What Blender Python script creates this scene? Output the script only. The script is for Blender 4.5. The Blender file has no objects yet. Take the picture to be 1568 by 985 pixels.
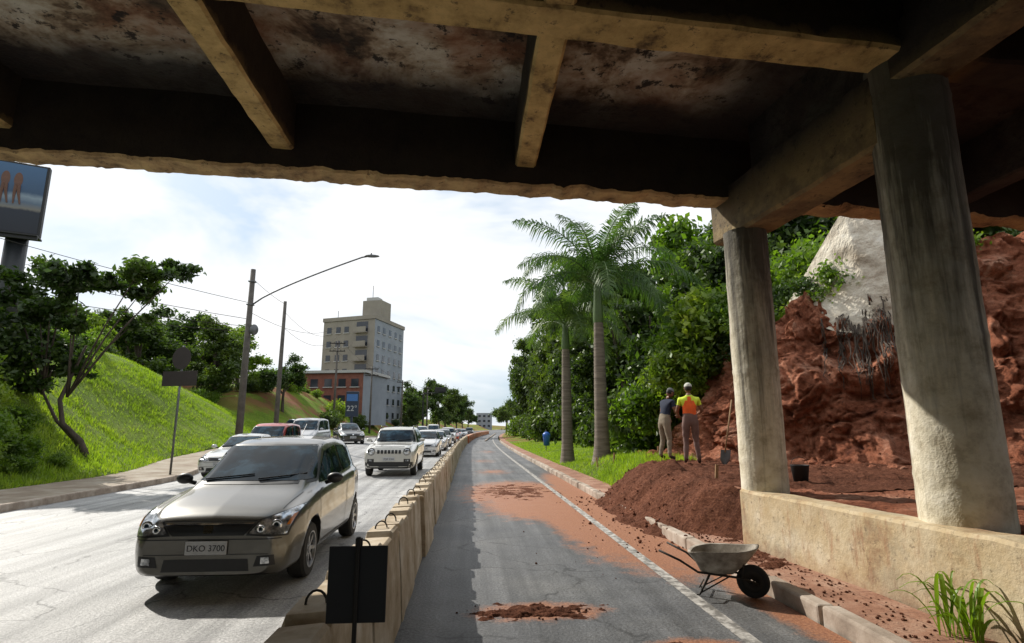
import bpy, bmesh, math, random
import numpy as np
from mathutils import Vector, Matrix, noise
from mathutils.bvhtree import BVHTree
random.seed(7)
rad=math.radians
scene=bpy.context.scene
scene.view_settings.view_transform='Standard'
scene.view_settings.look='None'
scene.view_settings.exposure=0
# ------------------------------------------------ helpers
def ss(a,b,x):
    t=np.clip((x-a)/(b-a),0,1); return t*t*(3-2*t)
def lerp(a,b,t): return a+(b-a)*t
def fr(x,y,z,o=4,H=.9): return noise.fractal(Vector((x,y,z)),H,2.0,o)
def grp(name,loc=(0,0,0),rz=0,parent=None,scale=1):
    e=bpy.data.objects.new(name,None); scene.collection.objects.link(e)
    e.location=loc; e.rotation_euler=(0,0,rz); e.scale=(scale,)*3
    e.empty_display_size=.2
    if parent: e.parent=parent
    return e
def mo(name,V,F,mats,parent=None,smooth=False,mi=None):
    me=bpy.data.meshes.new(name); me.from_pydata([tuple(v) for v in V],[],[tuple(f) for f in F])
    if not isinstance(mats,(list,tuple)): mats=[mats]
    for m in mats: me.materials.append(m)
    if mi is not None: me.polygons.foreach_set('material_index',mi)
    if smooth: me.polygons.foreach_set('use_smooth',[True]*len(me.polygons))
    me.update()
    o=bpy.data.objects.new(name,me); scene.collection.objects.link(o)
    if parent: o.parent=parent
    return o
def inst(name,me,parent,loc=(0,0,0),rz=0,sc=(1,1,1)):
    o=bpy.data.objects.new(name,me); scene.collection.objects.link(o); o.parent=parent
    o.location=loc;o.rotation_euler=(0,0,rz);o.scale=sc
    return o
class MB:
    """accumulates pieces in one mesh"""
    def __init__(s): s.V=[];s.F=[];s.M=[]
    def add(s,V,F,m=0):
        b=len(s.V); s.V+= [tuple(v) for v in V]; s.F+=[tuple(i+b for i in f) for f in F]; s.M+=[m]*len(F)
    def obj(s,name,mats,parent=None,smooth=False): return mo(name,s.V,s.F,mats,parent,smooth,s.M)
def boxg(sz,loc=(0,0,0),bev=0,M=None,seg=2):
    bm=bmesh.new(); bmesh.ops.create_cube(bm,size=1)
    for v in bm.verts: v.co=Vector((v.co.x*sz[0],v.co.y*sz[1],v.co.z*sz[2]))
    if bev>0: bmesh.ops.bevel(bm,geom=bm.edges[:],offset=bev,segments=seg,affect='EDGES',profile=.5)
    bm.verts.index_update()
    M=M or Matrix.Identity(4)
    V=[M@v.co+Vector(loc) for v in bm.verts]; F=[[v.index for v in f.verts] for f in bm.faces]; bm.free()
    return V,F
def tubeg(P,R,n=8,cap=True):
    P=[Vector(p) for p in P]
    if not isinstance(R,(list,tuple)): R=[R]*len(P)
    V=[];F=[]
    t=(P[1]-P[0]).normalized(); up=Vector((0,0,1)) if abs(t.z)<.9 else Vector((1,0,0))
    a=t.cross(up).normalized()
    for i,p in enumerate(P):
        if i==0: t=(P[1]-P[0])
        elif i==len(P)-1: t=P[-1]-P[-2]
        else: t=P[i+1]-P[i-1]
        t.normalize(); a=(a-t*a.dot(t)).normalized(); b=t.cross(a)
        for k in range(n):
            th=2*math.pi*k/n; V.append(p+(a*math.cos(th)+b*math.sin(th))*R[i])
    for i in range(len(P)-1):
        for k in range(n):
            k2=(k+1)%n; F.append((i*n+k,i*n+k2,(i+1)*n+k2,(i+1)*n+k))
    if cap:
        F.append(tuple(range(n))[::-1]); F.append(tuple((len(P)-1)*n+k for k in range(n)))
    return V,F
def latheg(prof,n=24,axis='z',loc=(0,0,0)):
    V=[];F=[]
    for r,z in prof:
        for k in range(n):
            th=2*math.pi*k/n
            p=(r*math.cos(th),r*math.sin(th),z)
            if axis=='x': p=(z,p[0],p[1])
            if axis=='y': p=(p[0],z,p[1])
            V.append(Vector(p)+Vector(loc))
    for i in range(len(prof)-1):
        for k in range(n):
            k2=(k+1)%n; F.append((i*n+k,i*n+k2,(i+1)*n+k2,(i+1)*n+k))
    return V,F
def ellg(c,s,M=None,u=16,v=10):
    V=[];F=[];M=M or Matrix.Identity(4)
    for i in range(v+1):
        ph=math.pi*i/v
        for k in range(u):
            th=2*math.pi*k/u
            V.append(M@Vector((s[0]*math.sin(ph)*math.cos(th),s[1]*math.sin(ph)*math.sin(th),s[2]*math.cos(ph)))+Vector(c))
    for i in range(v):
        for k in range(u):
            k2=(k+1)%u; F.append((i*u+k,(i+1)*u+k,(i+1)*u+k2,i*u+k2))
    return V,F
def gridg(nu,nv,f):
    V=[f(i/(nu-1),j/(nv-1)) for i in range(nu) for j in range(nv)]
    F=[(i*nv+j,(i+1)*nv+j,(i+1)*nv+j+1,i*nv+j+1) for i in range(nu-1) for j in range(nv-1)]
    return V,F
# ------------------------------------------------ materials
def nd(nt,t,**k):
    n=nt.nodes.new(t)
    for a,b in k.items(): setattr(n,a,b)
    return n
def setin(nt,n,i,v):
    if v is None: return
    if hasattr(v,'is_output'): nt.links.new(v,n.inputs[i])
    else: n.inputs[i].default_value=v
def ma(nt,op,a,b=None,c=None,clamp=False):
    n=nd(nt,'ShaderNodeMath',operation=op); n.use_clamp=clamp
    setin(nt,n,0,a);setin(nt,n,1,b);setin(nt,n,2,c); return n.outputs[0]
def mixc(nt,f,a,b,bt='MIX'):
    n=nd(nt,'ShaderNodeMix',data_type='RGBA',blend_type=bt)
    setin(nt,n,0,f)
    for i,v in ((6,a),(7,b)):
        if hasattr(v,'is_output'): nt.links.new(v,n.inputs[i])
        else: n.inputs[i].default_value=(v[0],v[1],v[2],1)
    return n.outputs[2]
def noi(nt,vec,scale,detail=5,rough=.6,dist=0):
    n=nd(nt,'ShaderNodeTexNoise'); nt.links.new(vec,n.inputs['Vector'])
    n.inputs['Scale'].default_value=scale;n.inputs['Detail'].default_value=min(detail,5)
    n.inputs['Roughness'].default_value=rough;n.inputs['Distortion'].default_value=dist
    return n.outputs[0]
def ramp(nt,f,stops):
    n=nd(nt,'ShaderNodeValToRGB'); nt.links.new(f,n.inputs[0])
    cr=n.color_ramp
    while len(cr.elements)>1: cr.elements.remove(cr.elements[-1])
    for i,(p,c) in enumerate(stops):
        e=cr.elements[0] if i==0 else cr.elements.new(p)
        e.position=p
        if not isinstance(c,(tuple,list)): c=(c,c,c)
        e.color=(c[0],c[1],c[2],1)
    return n.outputs[0]
def newmat(name):
    m=bpy.data.materials.new(name); m.use_nodes=True; nt=m.node_tree
    return m,nt,nt.nodes['Principled BSDF']
def posn(nt,world=True,scale=None):
    if world: o=nd(nt,'ShaderNodeNewGeometry').outputs['Position']
    else: o=nd(nt,'ShaderNodeTexCoord').outputs['Object']
    if scale:
        mp=nd(nt,'ShaderNodeMapping'); nt.links.new(o,mp.inputs[0]); mp.inputs['Scale'].default_value=scale; o=mp.outputs[0]
    return o
def bump(nt,bs,h,st,dist):
    b=nd(nt,'ShaderNodeBump'); b.inputs['Strength'].default_value=st; b.inputs['Distance'].default_value=dist
    nt.links.new(h,b.inputs['Height']); nt.links.new(b.outputs[0],bs.inputs['Normal'])
def noisy(name,stops,scale=3,rough=.85,bs=.4,bd=.02,bscale=None,detail=5,world=True,stretch=None,metal=0,spec=.5,dist=0):
    m,nt,b=newmat(name); p=posn(nt,world,stretch)
    n=noi(nt,p,scale,detail,.65,dist); nt.links.new(ramp(nt,n,stops),b.inputs['Base Color'])
    b.inputs['Roughness'].default_value=rough;b.inputs['Metallic'].default_value=metal
    b.inputs['Specular IOR Level'].default_value=spec
    if bs: bump(nt,b,noi(nt,p,bscale or scale*6,4,.7),bs,bd)
    return m
def plain(name,c,rough=.5,metal=0,coat=0,spec=.5,var=.12):
    m,nt,b=newmat(name); p=posn(nt,False)
    n=noi(nt,p,9,2)
    nt.links.new(ramp(nt,n,[(.3,tuple(x*(1-var) for x in c)),(.7,tuple(min(1,x*(1+var)) for x in c))]),b.inputs['Base Color'])
    b.inputs['Roughness'].default_value=rough;b.inputs['Metallic'].default_value=metal
    b.inputs['Coat Weight'].default_value=coat;b.inputs['Coat Roughness'].default_value=.04
    b.inputs['Specular IOR Level'].default_value=spec
    return m
def asphalt():
    m,nt,b=newmat('asphalt'); p=posn(nt)
    sx=nd(nt,'ShaderNodeSeparateXYZ'); nt.links.new(p,sx.inputs[0]); X,Y=sx.outputs[0],sx.outputs[1]
    n1=noi(nt,p,.45,5,.6); fine=noi(nt,p,38,3,.8); mid=noi(nt,p,3.2,5,.7)
    base=ramp(nt,n1,[(.3,(.085,.089,.098)),(.5,(.125,.127,.13)),(.7,(.18,.178,.172))])
    left=ramp(nt,n1,[(.3,(.28,.28,.282)),(.7,(.42,.415,.405))])  # left carriageway: sun glare painted in as a paler base colour
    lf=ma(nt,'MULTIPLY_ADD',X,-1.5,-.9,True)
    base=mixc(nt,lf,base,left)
    st=noi(nt,posn(nt,True,(3.2,.12,1)),1.0,4,.6)
    base=mixc(nt,1.0,base,ramp(nt,st,[(.35,.58),(.65,1.2)]),'MULTIPLY')
    base=mixc(nt,1.0,base,ramp(nt,mid,[(.3,.78),(.7,1.18)]),'MULTIPLY')
    base=mixc(nt,1.0,base,ramp(nt,fine,[(.3,.45),(.5,1.0),(.72,1.7)]),'MULTIPLY')
    vo=nd(nt,'ShaderNodeTexVoronoi',feature='DISTANCE_TO_EDGE'); vo.inputs['Scale'].default_value=.55
    w=nd(nt,'ShaderNodeVectorMath',operation='ADD')
    nz=nd(nt,'ShaderNodeTexNoise');nz.inputs['Scale'].default_value=1.5;nz.inputs['Detail'].default_value=4;nt.links.new(p,nz.inputs['Vector'])
    nt.links.new(p,w.inputs[0]);nt.links.new(nz.outputs[1],w.inputs[1]);nt.links.new(w.outputs[0],vo.inputs['Vector'])
    ck=ma(nt,'MULTIPLY',ramp(nt,vo.outputs[0],[(.0,1.),(.016,0.)]),ramp(nt,mid,[(.4,0.),(.53,.85)]))
    base=mixc(nt,ck,base,(.03,.03,.03))
    tot=None
    for cx,cy,rx,ry,s in [(.65,5.5,.95,.45,1.1),(1.35,15.0,2.2,4.4,1.5),(.9,22,1.3,2.6,.65),(.7,29,1.5,3.5,.5),(2.6,10.9,1.5,5.4,2.6),(2.1,8.4,1.0,2.6,1.),(1.75,4.5,.6,.4,1.3),(1.2,40,1.4,6,.5),(2.9,17,.8,6,1.4),(3.0,6.2,.5,3.5,1.4),(1.8,12.6,2.2,3.2,1.5)]:
        v=nd(nt,'ShaderNodeCombineXYZ')
        nt.links.new(ma(nt,'DIVIDE',ma(nt,'SUBTRACT',X,cx),rx),v.inputs[0]);nt.links.new(ma(nt,'DIVIDE',ma(nt,'SUBTRACT',Y,cy),ry),v.inputs[1])
        l=nd(nt,'ShaderNodeVectorMath',operation='LENGTH');nt.links.new(v.outputs[0],l.inputs[0])
        e=ma(nt,'MULTIPLY',ma(nt,'SUBTRACT',1.,l.outputs['Value'],clamp=True),s)
        tot=e if tot is None else ma(nt,'MAXIMUM',tot,e)
    g1=ma(nt,'GREATER_THAN',tot,.001)
    dn=ma(nt,'ADD',ma(nt,'MULTIPLY',mid,1.5),ma(nt,'MULTIPLY',fine,.5))
    df=ma(nt,'MULTIPLY_ADD',ma(nt,'ADD',ma(nt,'MULTIPLY',tot,1.25),dn),2.,-2.75,True)
    df=ma(nt,'MULTIPLY',ma(nt,'MULTIPLY',df,g1),ma(nt,'MULTIPLY',tot,4.,clamp=True))
    df=ma(nt,'MINIMUM',df,.93)
    base=mixc(nt,df,base,ramp(nt,fine,[(.3,(.17,.065,.033)),(.5,(.33,.135,.064)),(.7,(.5,.235,.12))]))
    nt.links.new(base,b.inputs['Base Color'])
    nt.links.new(ma(nt,'MULTIPLY_ADD',mid,.3,.42),b.inputs['Roughness'])
    b.inputs['Specular IOR Level'].default_value=.45
    bump(nt,b,fine,.7,.012)
    return m
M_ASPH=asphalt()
M_PAINT=noisy('road_paint',[(.42,(.16,.15,.135)),(.54,(.4,.38,.35)),(.7,(.62,.6,.56))],9,.7,.2,.004)
M_KERB=noisy('kerb_stone',[(.3,(.16,.12,.09)),(.5,(.36,.29,.23)),(.7,(.52,.45,.38))],2.5,.9,.5,.01)
M_SIDEW=noisy('sidewalk_concrete',[(.3,(.17,.115,.075)),(.55,(.3,.25,.19)),(.75,(.42,.39,.34))],1.3,.9,.5,.01,30)
def sidewalk_red():
    m,nt,b=newmat('dusty_paving'); p=posn(nt)
    br=nd(nt,'ShaderNodeTexBrick'); br.inputs['Scale'].default_value=1; br.inputs['Brick Width'].default_value=.6;br.inputs['Row Height'].default_value=.6;br.offset=0
    br.inputs['Mortar Size'].default_value=.006
    nt.links.new(p,br.inputs['Vector'])
    c=ramp(nt,noi(nt,p,2.2,5,.7),[(.3,(.18,.08,.045)),(.5,(.32,.16,.10)),(.7,(.44,.28,.2))])
    c=mixc(nt,ma(nt,'MULTIPLY',br.outputs['Fac'],.6),c,(.12,.06,.04))
    c=mixc(nt,ramp(nt,noi(nt,p,28,4,.8),[(.53,0.),(.64,.85)]),c,(.13,.05,.03));nt.links.new(c,b.inputs['Base Color']); b.inputs['Roughness'].default_value=.9
    bump(nt,b,noi(nt,p,35,4,.7),.6,.012); return m
M_SIDER=sidewalk_red()
def soil():
    m,nt,b=newmat('red_soil'); p=posn(nt)
    a=noi(nt,p,1.1,5,.7); f=noi(nt,p,11,5,.78)
    c=ramp(nt,a,[(.3,(.12,.042,.026)),(.44,(.30,.105,.056)),(.56,(.45,.185,.11)),(.7,(.6,.34,.235))])
    c=mixc(nt,1.,c,ramp(nt,f,[(.3,.4),(.5,1.),(.75,1.4)]),'MULTIPLY')
    nt.links.new(c,b.inputs['Base Color']);b.inputs['Roughness'].default_value=.95;b.inputs['Specular IOR Level'].default_value=.15
    bump(nt,b,f,1.,.12); return m
M_SOIL=soil()
def soild():
    m,nt,b=newmat('loose_soil'); p=posn(nt)
    f=noi(nt,p,22,5,.8);a=noi(nt,p,1.5,4)
    c=ramp(nt,f,[(.3,(.055,.02,.012)),(.5,(.15,.058,.034)),(.72,(.30,.135,.08))])
    c=mixc(nt,1.,c,ramp(nt,a,[(.3,.7),(.7,1.3)]),'MULTIPLY')
    nt.links.new(c,b.inputs['Base Color']);b.inputs['Roughness'].default_value=.97;b.inputs['Specular IOR Level'].default_value=.1
    bump(nt,b,f,1.,.06); return m
M_SOILD=soild()
def grassm():
    m,nt,b=newmat('grass_ground'); p=posn(nt)
    a=noi(nt,p,.35,5,.65); f=noi(nt,p,9,5,.8)
    c=ramp(nt,a,[(.3,(.10,.165,.014)),(.5,(.16,.25,.02)),(.62,(.21,.30,.035)),(.75,(.26,.24,.08))])
    c=mixc(nt,1.,c,ramp(nt,f,[(.3,.35),(.5,1.),(.75,1.5)]),'MULTIPLY')
    sx=nd(nt,'ShaderNodeSeparateXYZ'); nt.links.new(p,sx.inputs[0])
    s1=ma(nt,'MULTIPLY',ramp(nt,noi(nt,p,.18,5),[(.46,0.),(.56,1.)]),ma(nt,'MULTIPLY_ADD',sx.outputs[1],.1,-4.6,True))
    c=mixc(nt,s1,c,(.27,.12,.06))
    s3=ramp(nt,noi(nt,p,1.7,5,.75),[(.58,0.),(.68,.75)]);c=mixc(nt,s3,c,(.19,.14,.06))
    s2=ma(nt,'MULTIPLY',ma(nt,'MULTIPLY_ADD',sx.outputs[0],2.,-10.,True),ma(nt,'MULTIPLY_ADD',sx.outputs[1],-.8,13.6,True))
    s2=ma(nt,'MULTIPLY',s2,ramp(nt,f,[(.35,.75),(.5,1.)]))
    c=mixc(nt,s2,c,(.2,.075,.04))
    nt.links.new(c,b.inputs['Base Color']);b.inputs['Roughness'].default_value=.9;b.inputs['Specular IOR Level'].default_value=.15
    bump(nt,b,f,1.,.15); return m
M_GRASS=grassm()
def leafm(name,stops,tr=.35):
    m,nt,b=newmat(name); p=posn(nt)
    nt.nodes.remove(b)
    oi=nd(nt,'ShaderNodeObjectInfo')
    n=noi(nt,p,1.1,2,.7)
    c=ramp(nt,n,stops)
    c=mixc(nt,1.,c,ramp(nt,oi.outputs['Random'],[(0,(.7,.78,.7)),(1,(1.3,1.15,1.1))]),'MULTIPLY')
    d=nd(nt,'ShaderNodeBsdfDiffuse');nt.links.new(c,d.inputs[0])
    gl=nd(nt,'ShaderNodeBsdfGlossy');gl.inputs['Roughness'].default_value=.42;gl.inputs[0].default_value=(.9,.95,.85,1)
    m1=nd(nt,'ShaderNodeMixShader');m1.inputs[0].default_value=.06;nt.links.new(d.outputs[0],m1.inputs[1]);nt.links.new(gl.outputs[0],m1.inputs[2])
    t=nd(nt,'ShaderNodeBsdfTranslucent'); nt.links.new(mixc(nt,1.,c,(1.9,2.1,.8),'MULTIPLY'),t.inputs[0])
    mx=nd(nt,'ShaderNodeMixShader'); mx.inputs[0].default_value=tr
    nt.links.new(m1.outputs[0],mx.inputs[1]);nt.links.new(t.outputs[0],mx.inputs[2])
    nt.links.new(mx.outputs[0],nt.nodes['Material Output'].inputs[0]); return m
M_LEAF=leafm('foliage_dark',[(.3,(.018,.034,.010)),(.5,(.045,.08,.015)),(.7,(.10,.15,.026))],.36)
M_LEAFB=leafm('foliage_bright',[(.3,(.055,.105,.012)),(.5,(.11,.185,.02)),(.7,(.19,.26,.035))],.42)
M_PALM=leafm('palm_leaf',[(.3,(.026,.06,.02)),(.5,(.055,.105,.028)),(.7,(.11,.165,.045))],.35)
M_BLADE=leafm('grass_blade',[(.3,(.12,.19,.015)),(.5,(.19,.29,.025)),(.7,(.26,.34,.045))],.4)
M_BARK=noisy('bark',[(.3,(.035,.026,.02)),(.7,(.11,.085,.065))],5,.9,.8,.03,20,stretch=(1,1,.25))
M_PALMB=noisy('palm_bark',[(.3,(.10,.08,.06)),(.7,(.27,.225,.18))],3,.9,.8,.02,14,stretch=(.4,.4,4))
M_SHAFT=plain('palm_crownshaft',(.075,.13,.03),.4)
def ceiling():
    m,nt,b=newmat('stained_ceiling'); p=posn(nt)
    sx=nd(nt,'ShaderNodeSeparateXYZ'); nt.links.new(p,sx.inputs[0])
    n=noi(nt,p,1.0,5,.72,.3); n2=noi(nt,p,3.6,5,.7)
    c=ramp(nt,n,[(.36,(.03,.022,.015)),(.44,(.15,.105,.065)),(.5,(.33,.27,.19)),(.6,(.52,.5,.42)),(.75,(.66,.64,.58))])
    c=mixc(nt,ramp(nt,noi(nt,p,.8,4),[(.5,0.),(.68,.55)]),c,(.26,.1,.045))
    c=mixc(nt,ramp(nt,n2,[(.58,0.),(.63,.95)]),c,(.015,.011,.009))
    c=mixc(nt,ramp(nt,noi(nt,p,7.5,5,.7),[(.6,0.),(.66,.9)]),c,(.012,.009,.007))
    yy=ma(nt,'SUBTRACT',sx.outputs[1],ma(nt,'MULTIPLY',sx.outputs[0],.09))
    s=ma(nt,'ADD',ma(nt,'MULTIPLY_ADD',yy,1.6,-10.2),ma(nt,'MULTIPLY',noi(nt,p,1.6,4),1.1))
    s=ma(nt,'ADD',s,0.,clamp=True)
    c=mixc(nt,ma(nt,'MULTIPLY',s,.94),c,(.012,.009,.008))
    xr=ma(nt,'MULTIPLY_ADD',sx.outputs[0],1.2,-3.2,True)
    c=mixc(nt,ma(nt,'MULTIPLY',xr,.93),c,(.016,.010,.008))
    nt.links.new(c,b.inputs['Base Color']);b.inputs['Roughness'].default_value=.92
    bump(nt,b,n2,.8,.07); return m
M_CEIL=ceiling()
def beamm(name,zs,z1,tan=(.5,.37,.15),tan2=(.36,.25,.10),xdark=3.6):
    m,nt,b=newmat(name); p=posn(nt)
    g=nd(nt,'ShaderNodeNewGeometry')
    sx=nd(nt,'ShaderNodeSeparateXYZ'); nt.links.new(p,sx.inputs[0])
    sn=nd(nt,'ShaderNodeSeparateXYZ'); nt.links.new(g.outputs['Normal'],sn.inputs[0])
    n=noi(nt,p,2.3,5,.7)
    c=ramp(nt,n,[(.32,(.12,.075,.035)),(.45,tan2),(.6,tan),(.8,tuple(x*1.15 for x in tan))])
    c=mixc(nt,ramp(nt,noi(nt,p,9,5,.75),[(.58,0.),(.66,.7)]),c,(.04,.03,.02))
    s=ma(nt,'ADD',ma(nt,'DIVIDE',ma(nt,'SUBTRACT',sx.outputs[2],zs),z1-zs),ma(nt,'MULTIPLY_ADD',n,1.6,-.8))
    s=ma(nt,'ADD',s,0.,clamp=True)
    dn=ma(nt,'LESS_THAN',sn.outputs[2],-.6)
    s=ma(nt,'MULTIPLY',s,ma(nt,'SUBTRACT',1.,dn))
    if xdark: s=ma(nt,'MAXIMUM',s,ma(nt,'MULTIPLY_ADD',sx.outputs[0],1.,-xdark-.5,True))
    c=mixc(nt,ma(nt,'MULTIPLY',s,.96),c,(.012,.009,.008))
    nt.links.new(c,b.inputs['Base Color']);b.inputs['Roughness'].default_value=.9
    bump(nt,b,noi(nt,p,12,5,.75),.7,.03); return m
M_BEAM=beamm('beam_concrete',5.05,5.35,(.60,.43,.18),(.44,.31,.12))
M_EDGE=beamm('edge_beam_concrete',4.6,4.8,(.50,.36,.17),(.34,.23,.11),None)
M_LONG=beamm('pier_beam_concrete',4.7,5.15,(.27,.195,.09),(.16,.115,.06),4.6)
def colm():
    m,nt,b=newmat('column_concrete'); p=posn(nt); ps=posn(nt,True,(3.5,3.5,.35))
    sx=nd(nt,'ShaderNodeSeparateXYZ'); nt.links.new(p,sx.inputs[0])
    n=noi(nt,ps,1.2,5,.7); f=noi(nt,p,5,5,.7)
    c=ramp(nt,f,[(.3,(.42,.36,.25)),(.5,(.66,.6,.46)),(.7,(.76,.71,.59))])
    up=ma(nt,'MULTIPLY_ADD',sx.outputs[2],.45,-1.0)  # darker with height: mould stains plus under-deck shade painted into the colour
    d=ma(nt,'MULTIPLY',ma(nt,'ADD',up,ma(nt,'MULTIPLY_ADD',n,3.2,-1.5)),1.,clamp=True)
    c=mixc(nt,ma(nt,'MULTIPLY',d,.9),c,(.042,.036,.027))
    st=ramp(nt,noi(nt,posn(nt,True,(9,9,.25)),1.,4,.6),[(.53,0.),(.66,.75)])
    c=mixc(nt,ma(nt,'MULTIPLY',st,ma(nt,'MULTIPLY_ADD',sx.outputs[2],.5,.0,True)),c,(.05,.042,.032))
    nt.links.new(c,b.inputs['Base Color']);b.inputs['Roughness'].default_value=.88
    bump(nt,b,f,.7,.035); return m
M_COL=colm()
def wallm():
    m,nt,b=newmat('plastered_wall'); p=posn(nt)
    sx=nd(nt,'ShaderNodeSeparateXYZ'); nt.links.new(p,sx.inputs[0])
    c=ramp(nt,noi(nt,p,1.6,5,.68),[(.3,(.32,.2,.11)),(.42,(.5,.38,.22)),(.6,(.6,.5,.34)),(.75,(.68,.6,.47))])
    c=mixc(nt,ramp(nt,noi(nt,posn(nt,True,(5,5,1)),1.3,5,.75),[(.54,0.),(.66,.65)]),c,(.33,.16,.08))
    c=mixc(nt,ramp(nt,noi(nt,p,16,5,.75),[(.57,0.),(.66,.6)]),c,(.12,.08,.05))
    c=mixc(nt,ramp(nt,noi(nt,p,.9,5,.7),[(.5,0.),(.62,.5)]),c,(.3,.27,.2))
    lo=ma(nt,'ADD',ma(nt,'MULTIPLY_ADD',sx.outputs[2],-3.2,.9),ma(nt,'MULTIPLY_ADD',noi(nt,p,4,5,.7),1.6,-.8),clamp=True)
    c=mixc(nt,ma(nt,'MULTIPLY',lo,.8),c,(.24,.1,.055))
    nt.links.new(c,b.inputs['Base Color']);b.inputs['Roughness'].default_value=.9;bump(nt,b,noi(nt,p,14,4,.7),.6,.02);return m
M_WALL=wallm()
M_CONC=noisy('concrete_light',[(.3,(.26,.21,.15)),(.45,(.5,.44,.35)),(.6,(.64,.59,.49)),(.75,(.72,.68,.6))],1.3,.9,.8,.08,5)
M_BARR=noisy('barrier_concrete',[(.3,(.33,.24,.14)),(.5,(.55,.45,.32)),(.7,(.75,.68,.57))],3,.9,.4,.01,20)
M_IRON=plain('rebar',(.03,.025,.02),.6,.4)
M_BLACK=plain('black_panel',(.012,.012,.013),.6)
M_STEEL=plain('galvanised_steel',(.14,.145,.15),.5,.6)
M_POLE=noisy('pole_concrete',[(.3,(.07,.062,.055)),(.7,(.14,.125,.11))],3,.9,.3,.01)
def glassm():
    m,nt,b=newmat('car_glass')
    p=posn(nt,False); c=ramp(nt,noi(nt,p,2.6,3),[(.42,(.003,.005,.007)),(.52,(.012,.024,.034)),(.6,(.03,.06,.085))]);nt.links.new(c,b.inputs['Base Color'])
    b.inputs['Roughness'].default_value=.03;b.inputs['Specular IOR Level'].default_value=.28
    b.inputs['Specular Tint'].default_value=(.65,.85,1,1)
    return m
M_GLASS=glassm()
M_CHROME=plain('chrome',(.7,.7,.7),.12,1)
M_LENS=noisy('headlight_lens',[(.35,(.12,.125,.13)),(.5,(.42,.44,.46)),(.6,(.75,.77,.8))],11,.1,0,0,None,3,False,None,.7)
M_TYRE=plain('tyre',(.018,.018,.018),.8)
M_RIM=plain('alloy_rim',(.4,.41,.43),.3,.8)
M_PLATE=plain('plate_grey',(.42,.43,.44),.5)
M_TRIM=plain('black_trim',(.015,.015,.016),.45)
M_AMBER=plain('amber_lens',(.5,.16,.02),.2,0,.5)
# ------------------------------------------------ alignment functions
def cv(y):
    y=np.asarray(y,float)
    return np.where(y>30,5.5*((np.minimum(y,180)-30)/120)**2+np.maximum(y-180,0)*.11,0)
def xLf(y): return -9.2-2.1*ss(18,28,np.asarray(y,float))+cv(y)
def rise(x,y):
    xr=x-cv(y)
    return .6*ss(22,38,y)*ss(-3.2,-7.5,xr)*(1-.7*ss(60,95,y))
BX=[(8.4,16.5),(9.2,13.2),(9.8,11),(11,8.9),(12.3,7.2),(13.2,6.6),(14.5,6.1),(16,5.9),(20,7.0),(26,10.)]
def xb(y): return np.interp(y,[a for a,b in BX],[b for a,b in BX])
def hillL(x,y):
    d=(xLf(y)-2.2)-x
    Hh=np.interp(y,[-50,28,36,48,62,100,160,300],[5.8,5.8,5.2,2.6,5.4,5.4,4.,3.0])
    t=np.clip(d/8.2,0,1)
    z=.15+rise(xLf(y)-2,y)+Hh*(.45*t+.55*t*t*(3-2*t))
    return z+np.clip(d-8,0,40)*.015
def hillR(x,y):
    d=x-(3.75+cv(y))
    far=.15+.09*np.clip(d,0,4)+.3*np.clip(d-4,0,10)
    near=.05+.62*ss(0,.9,d)*ss(8.2,9.4,y)+.1*ss(0,.4,d)*ss(9,15,y)
    near=near+3.6*ss(3.0,6.5,x-xb(y))*ss(8.3,9,y)
    return lerp(near,far,ss(17,25,y))
def gz(x,y):
    if x< float(xLf(y))-2.2: return float(hillL(x,y))
    if x>3.75+float(cv(y)): return float(hillR(x,y))
    return float(rise(x,y))
# ------------------------------------------------ terrain sheet
ysl=list(np.arange(-60,-2,6))+list(np.arange(-2,60,.6))+list(np.arange(60,140,3))+list(np.arange(140,400,15))+[450,600,900,1400]
offL=[1400,700,350,180,100,70,50,40,32,26,21,18,16,14.5,13.2,12,11,10,9.2,8.6,8,7.4,6.8,6.2,5.6,5,4.4,3.8,3.2,2.6,2,1.5,1,.5,0]
offR=[0,.2,.4,.6,.8,1,1.4,1.8,2.2,2.6,3,3.5,4,4.5,5,5.5,6,6.6,7.2,8,9,10,11,12,14,17,21,27,35,50,80,150,350,700,1400]
V=[];nc=len(offL)+2+len(offR)
for y in ysl:
    xl=float(xLf(y))-2.2; xr=3.75+float(cv(y))
    for o in offL:
        x=xl-o; z=float(hillL(x,y)); 
        if o>0: z+=.22*fr(x*.35,y*.35,0)*min(1,o/3)
        V.append((x,y,z))
    V.append((xl+.02,y,-.3));V.append((xr-.02,y,-.3))
    for o in offR:
        x=xr+o; z=float(hillR(x,y))+ (.15*fr(x*.4,y*.4,3)*min(1,o/3) if o>0 else 0)
        V.append((x,y,z))
F=[(j*nc+i,j*nc+i+1,(j+1)*nc+i+1,(j+1)*nc+i) for j in range(len(ysl)-1) for i in range(nc-1)]
mo('ground_terrain',V,F,M_GRASS,smooth=True)
def sweep(name,secf,ys,mat,smooth=False):
    V=[];n=None
    for y in ys:
        s=secf(y); n=len(s)
        for x,z in s: V.append((x,y,z))
    F=[(j*n+i,j*n+i+1,(j+1)*n+i+1,(j+1)*n+i) for j in range(len(ys)-1) for i in range(n-1)]
    return mo(name,V,F,mat,smooth=smooth)
ysr=list(np.arange(-40,70,1.))+list(np.arange(70,200,4.))+[220,260,320,400]
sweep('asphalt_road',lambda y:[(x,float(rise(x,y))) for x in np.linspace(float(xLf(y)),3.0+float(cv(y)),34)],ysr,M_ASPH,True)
def lsec(y):
    x=float(xLf(y)); r=float(rise(x-.5,y))
    return [(x,r-.05),(x-.015,r+.13),(x-.03,r+.15),(x-.15,r+.15)]
sweep('kerb',lsec,ysr,M_KERB)
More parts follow.
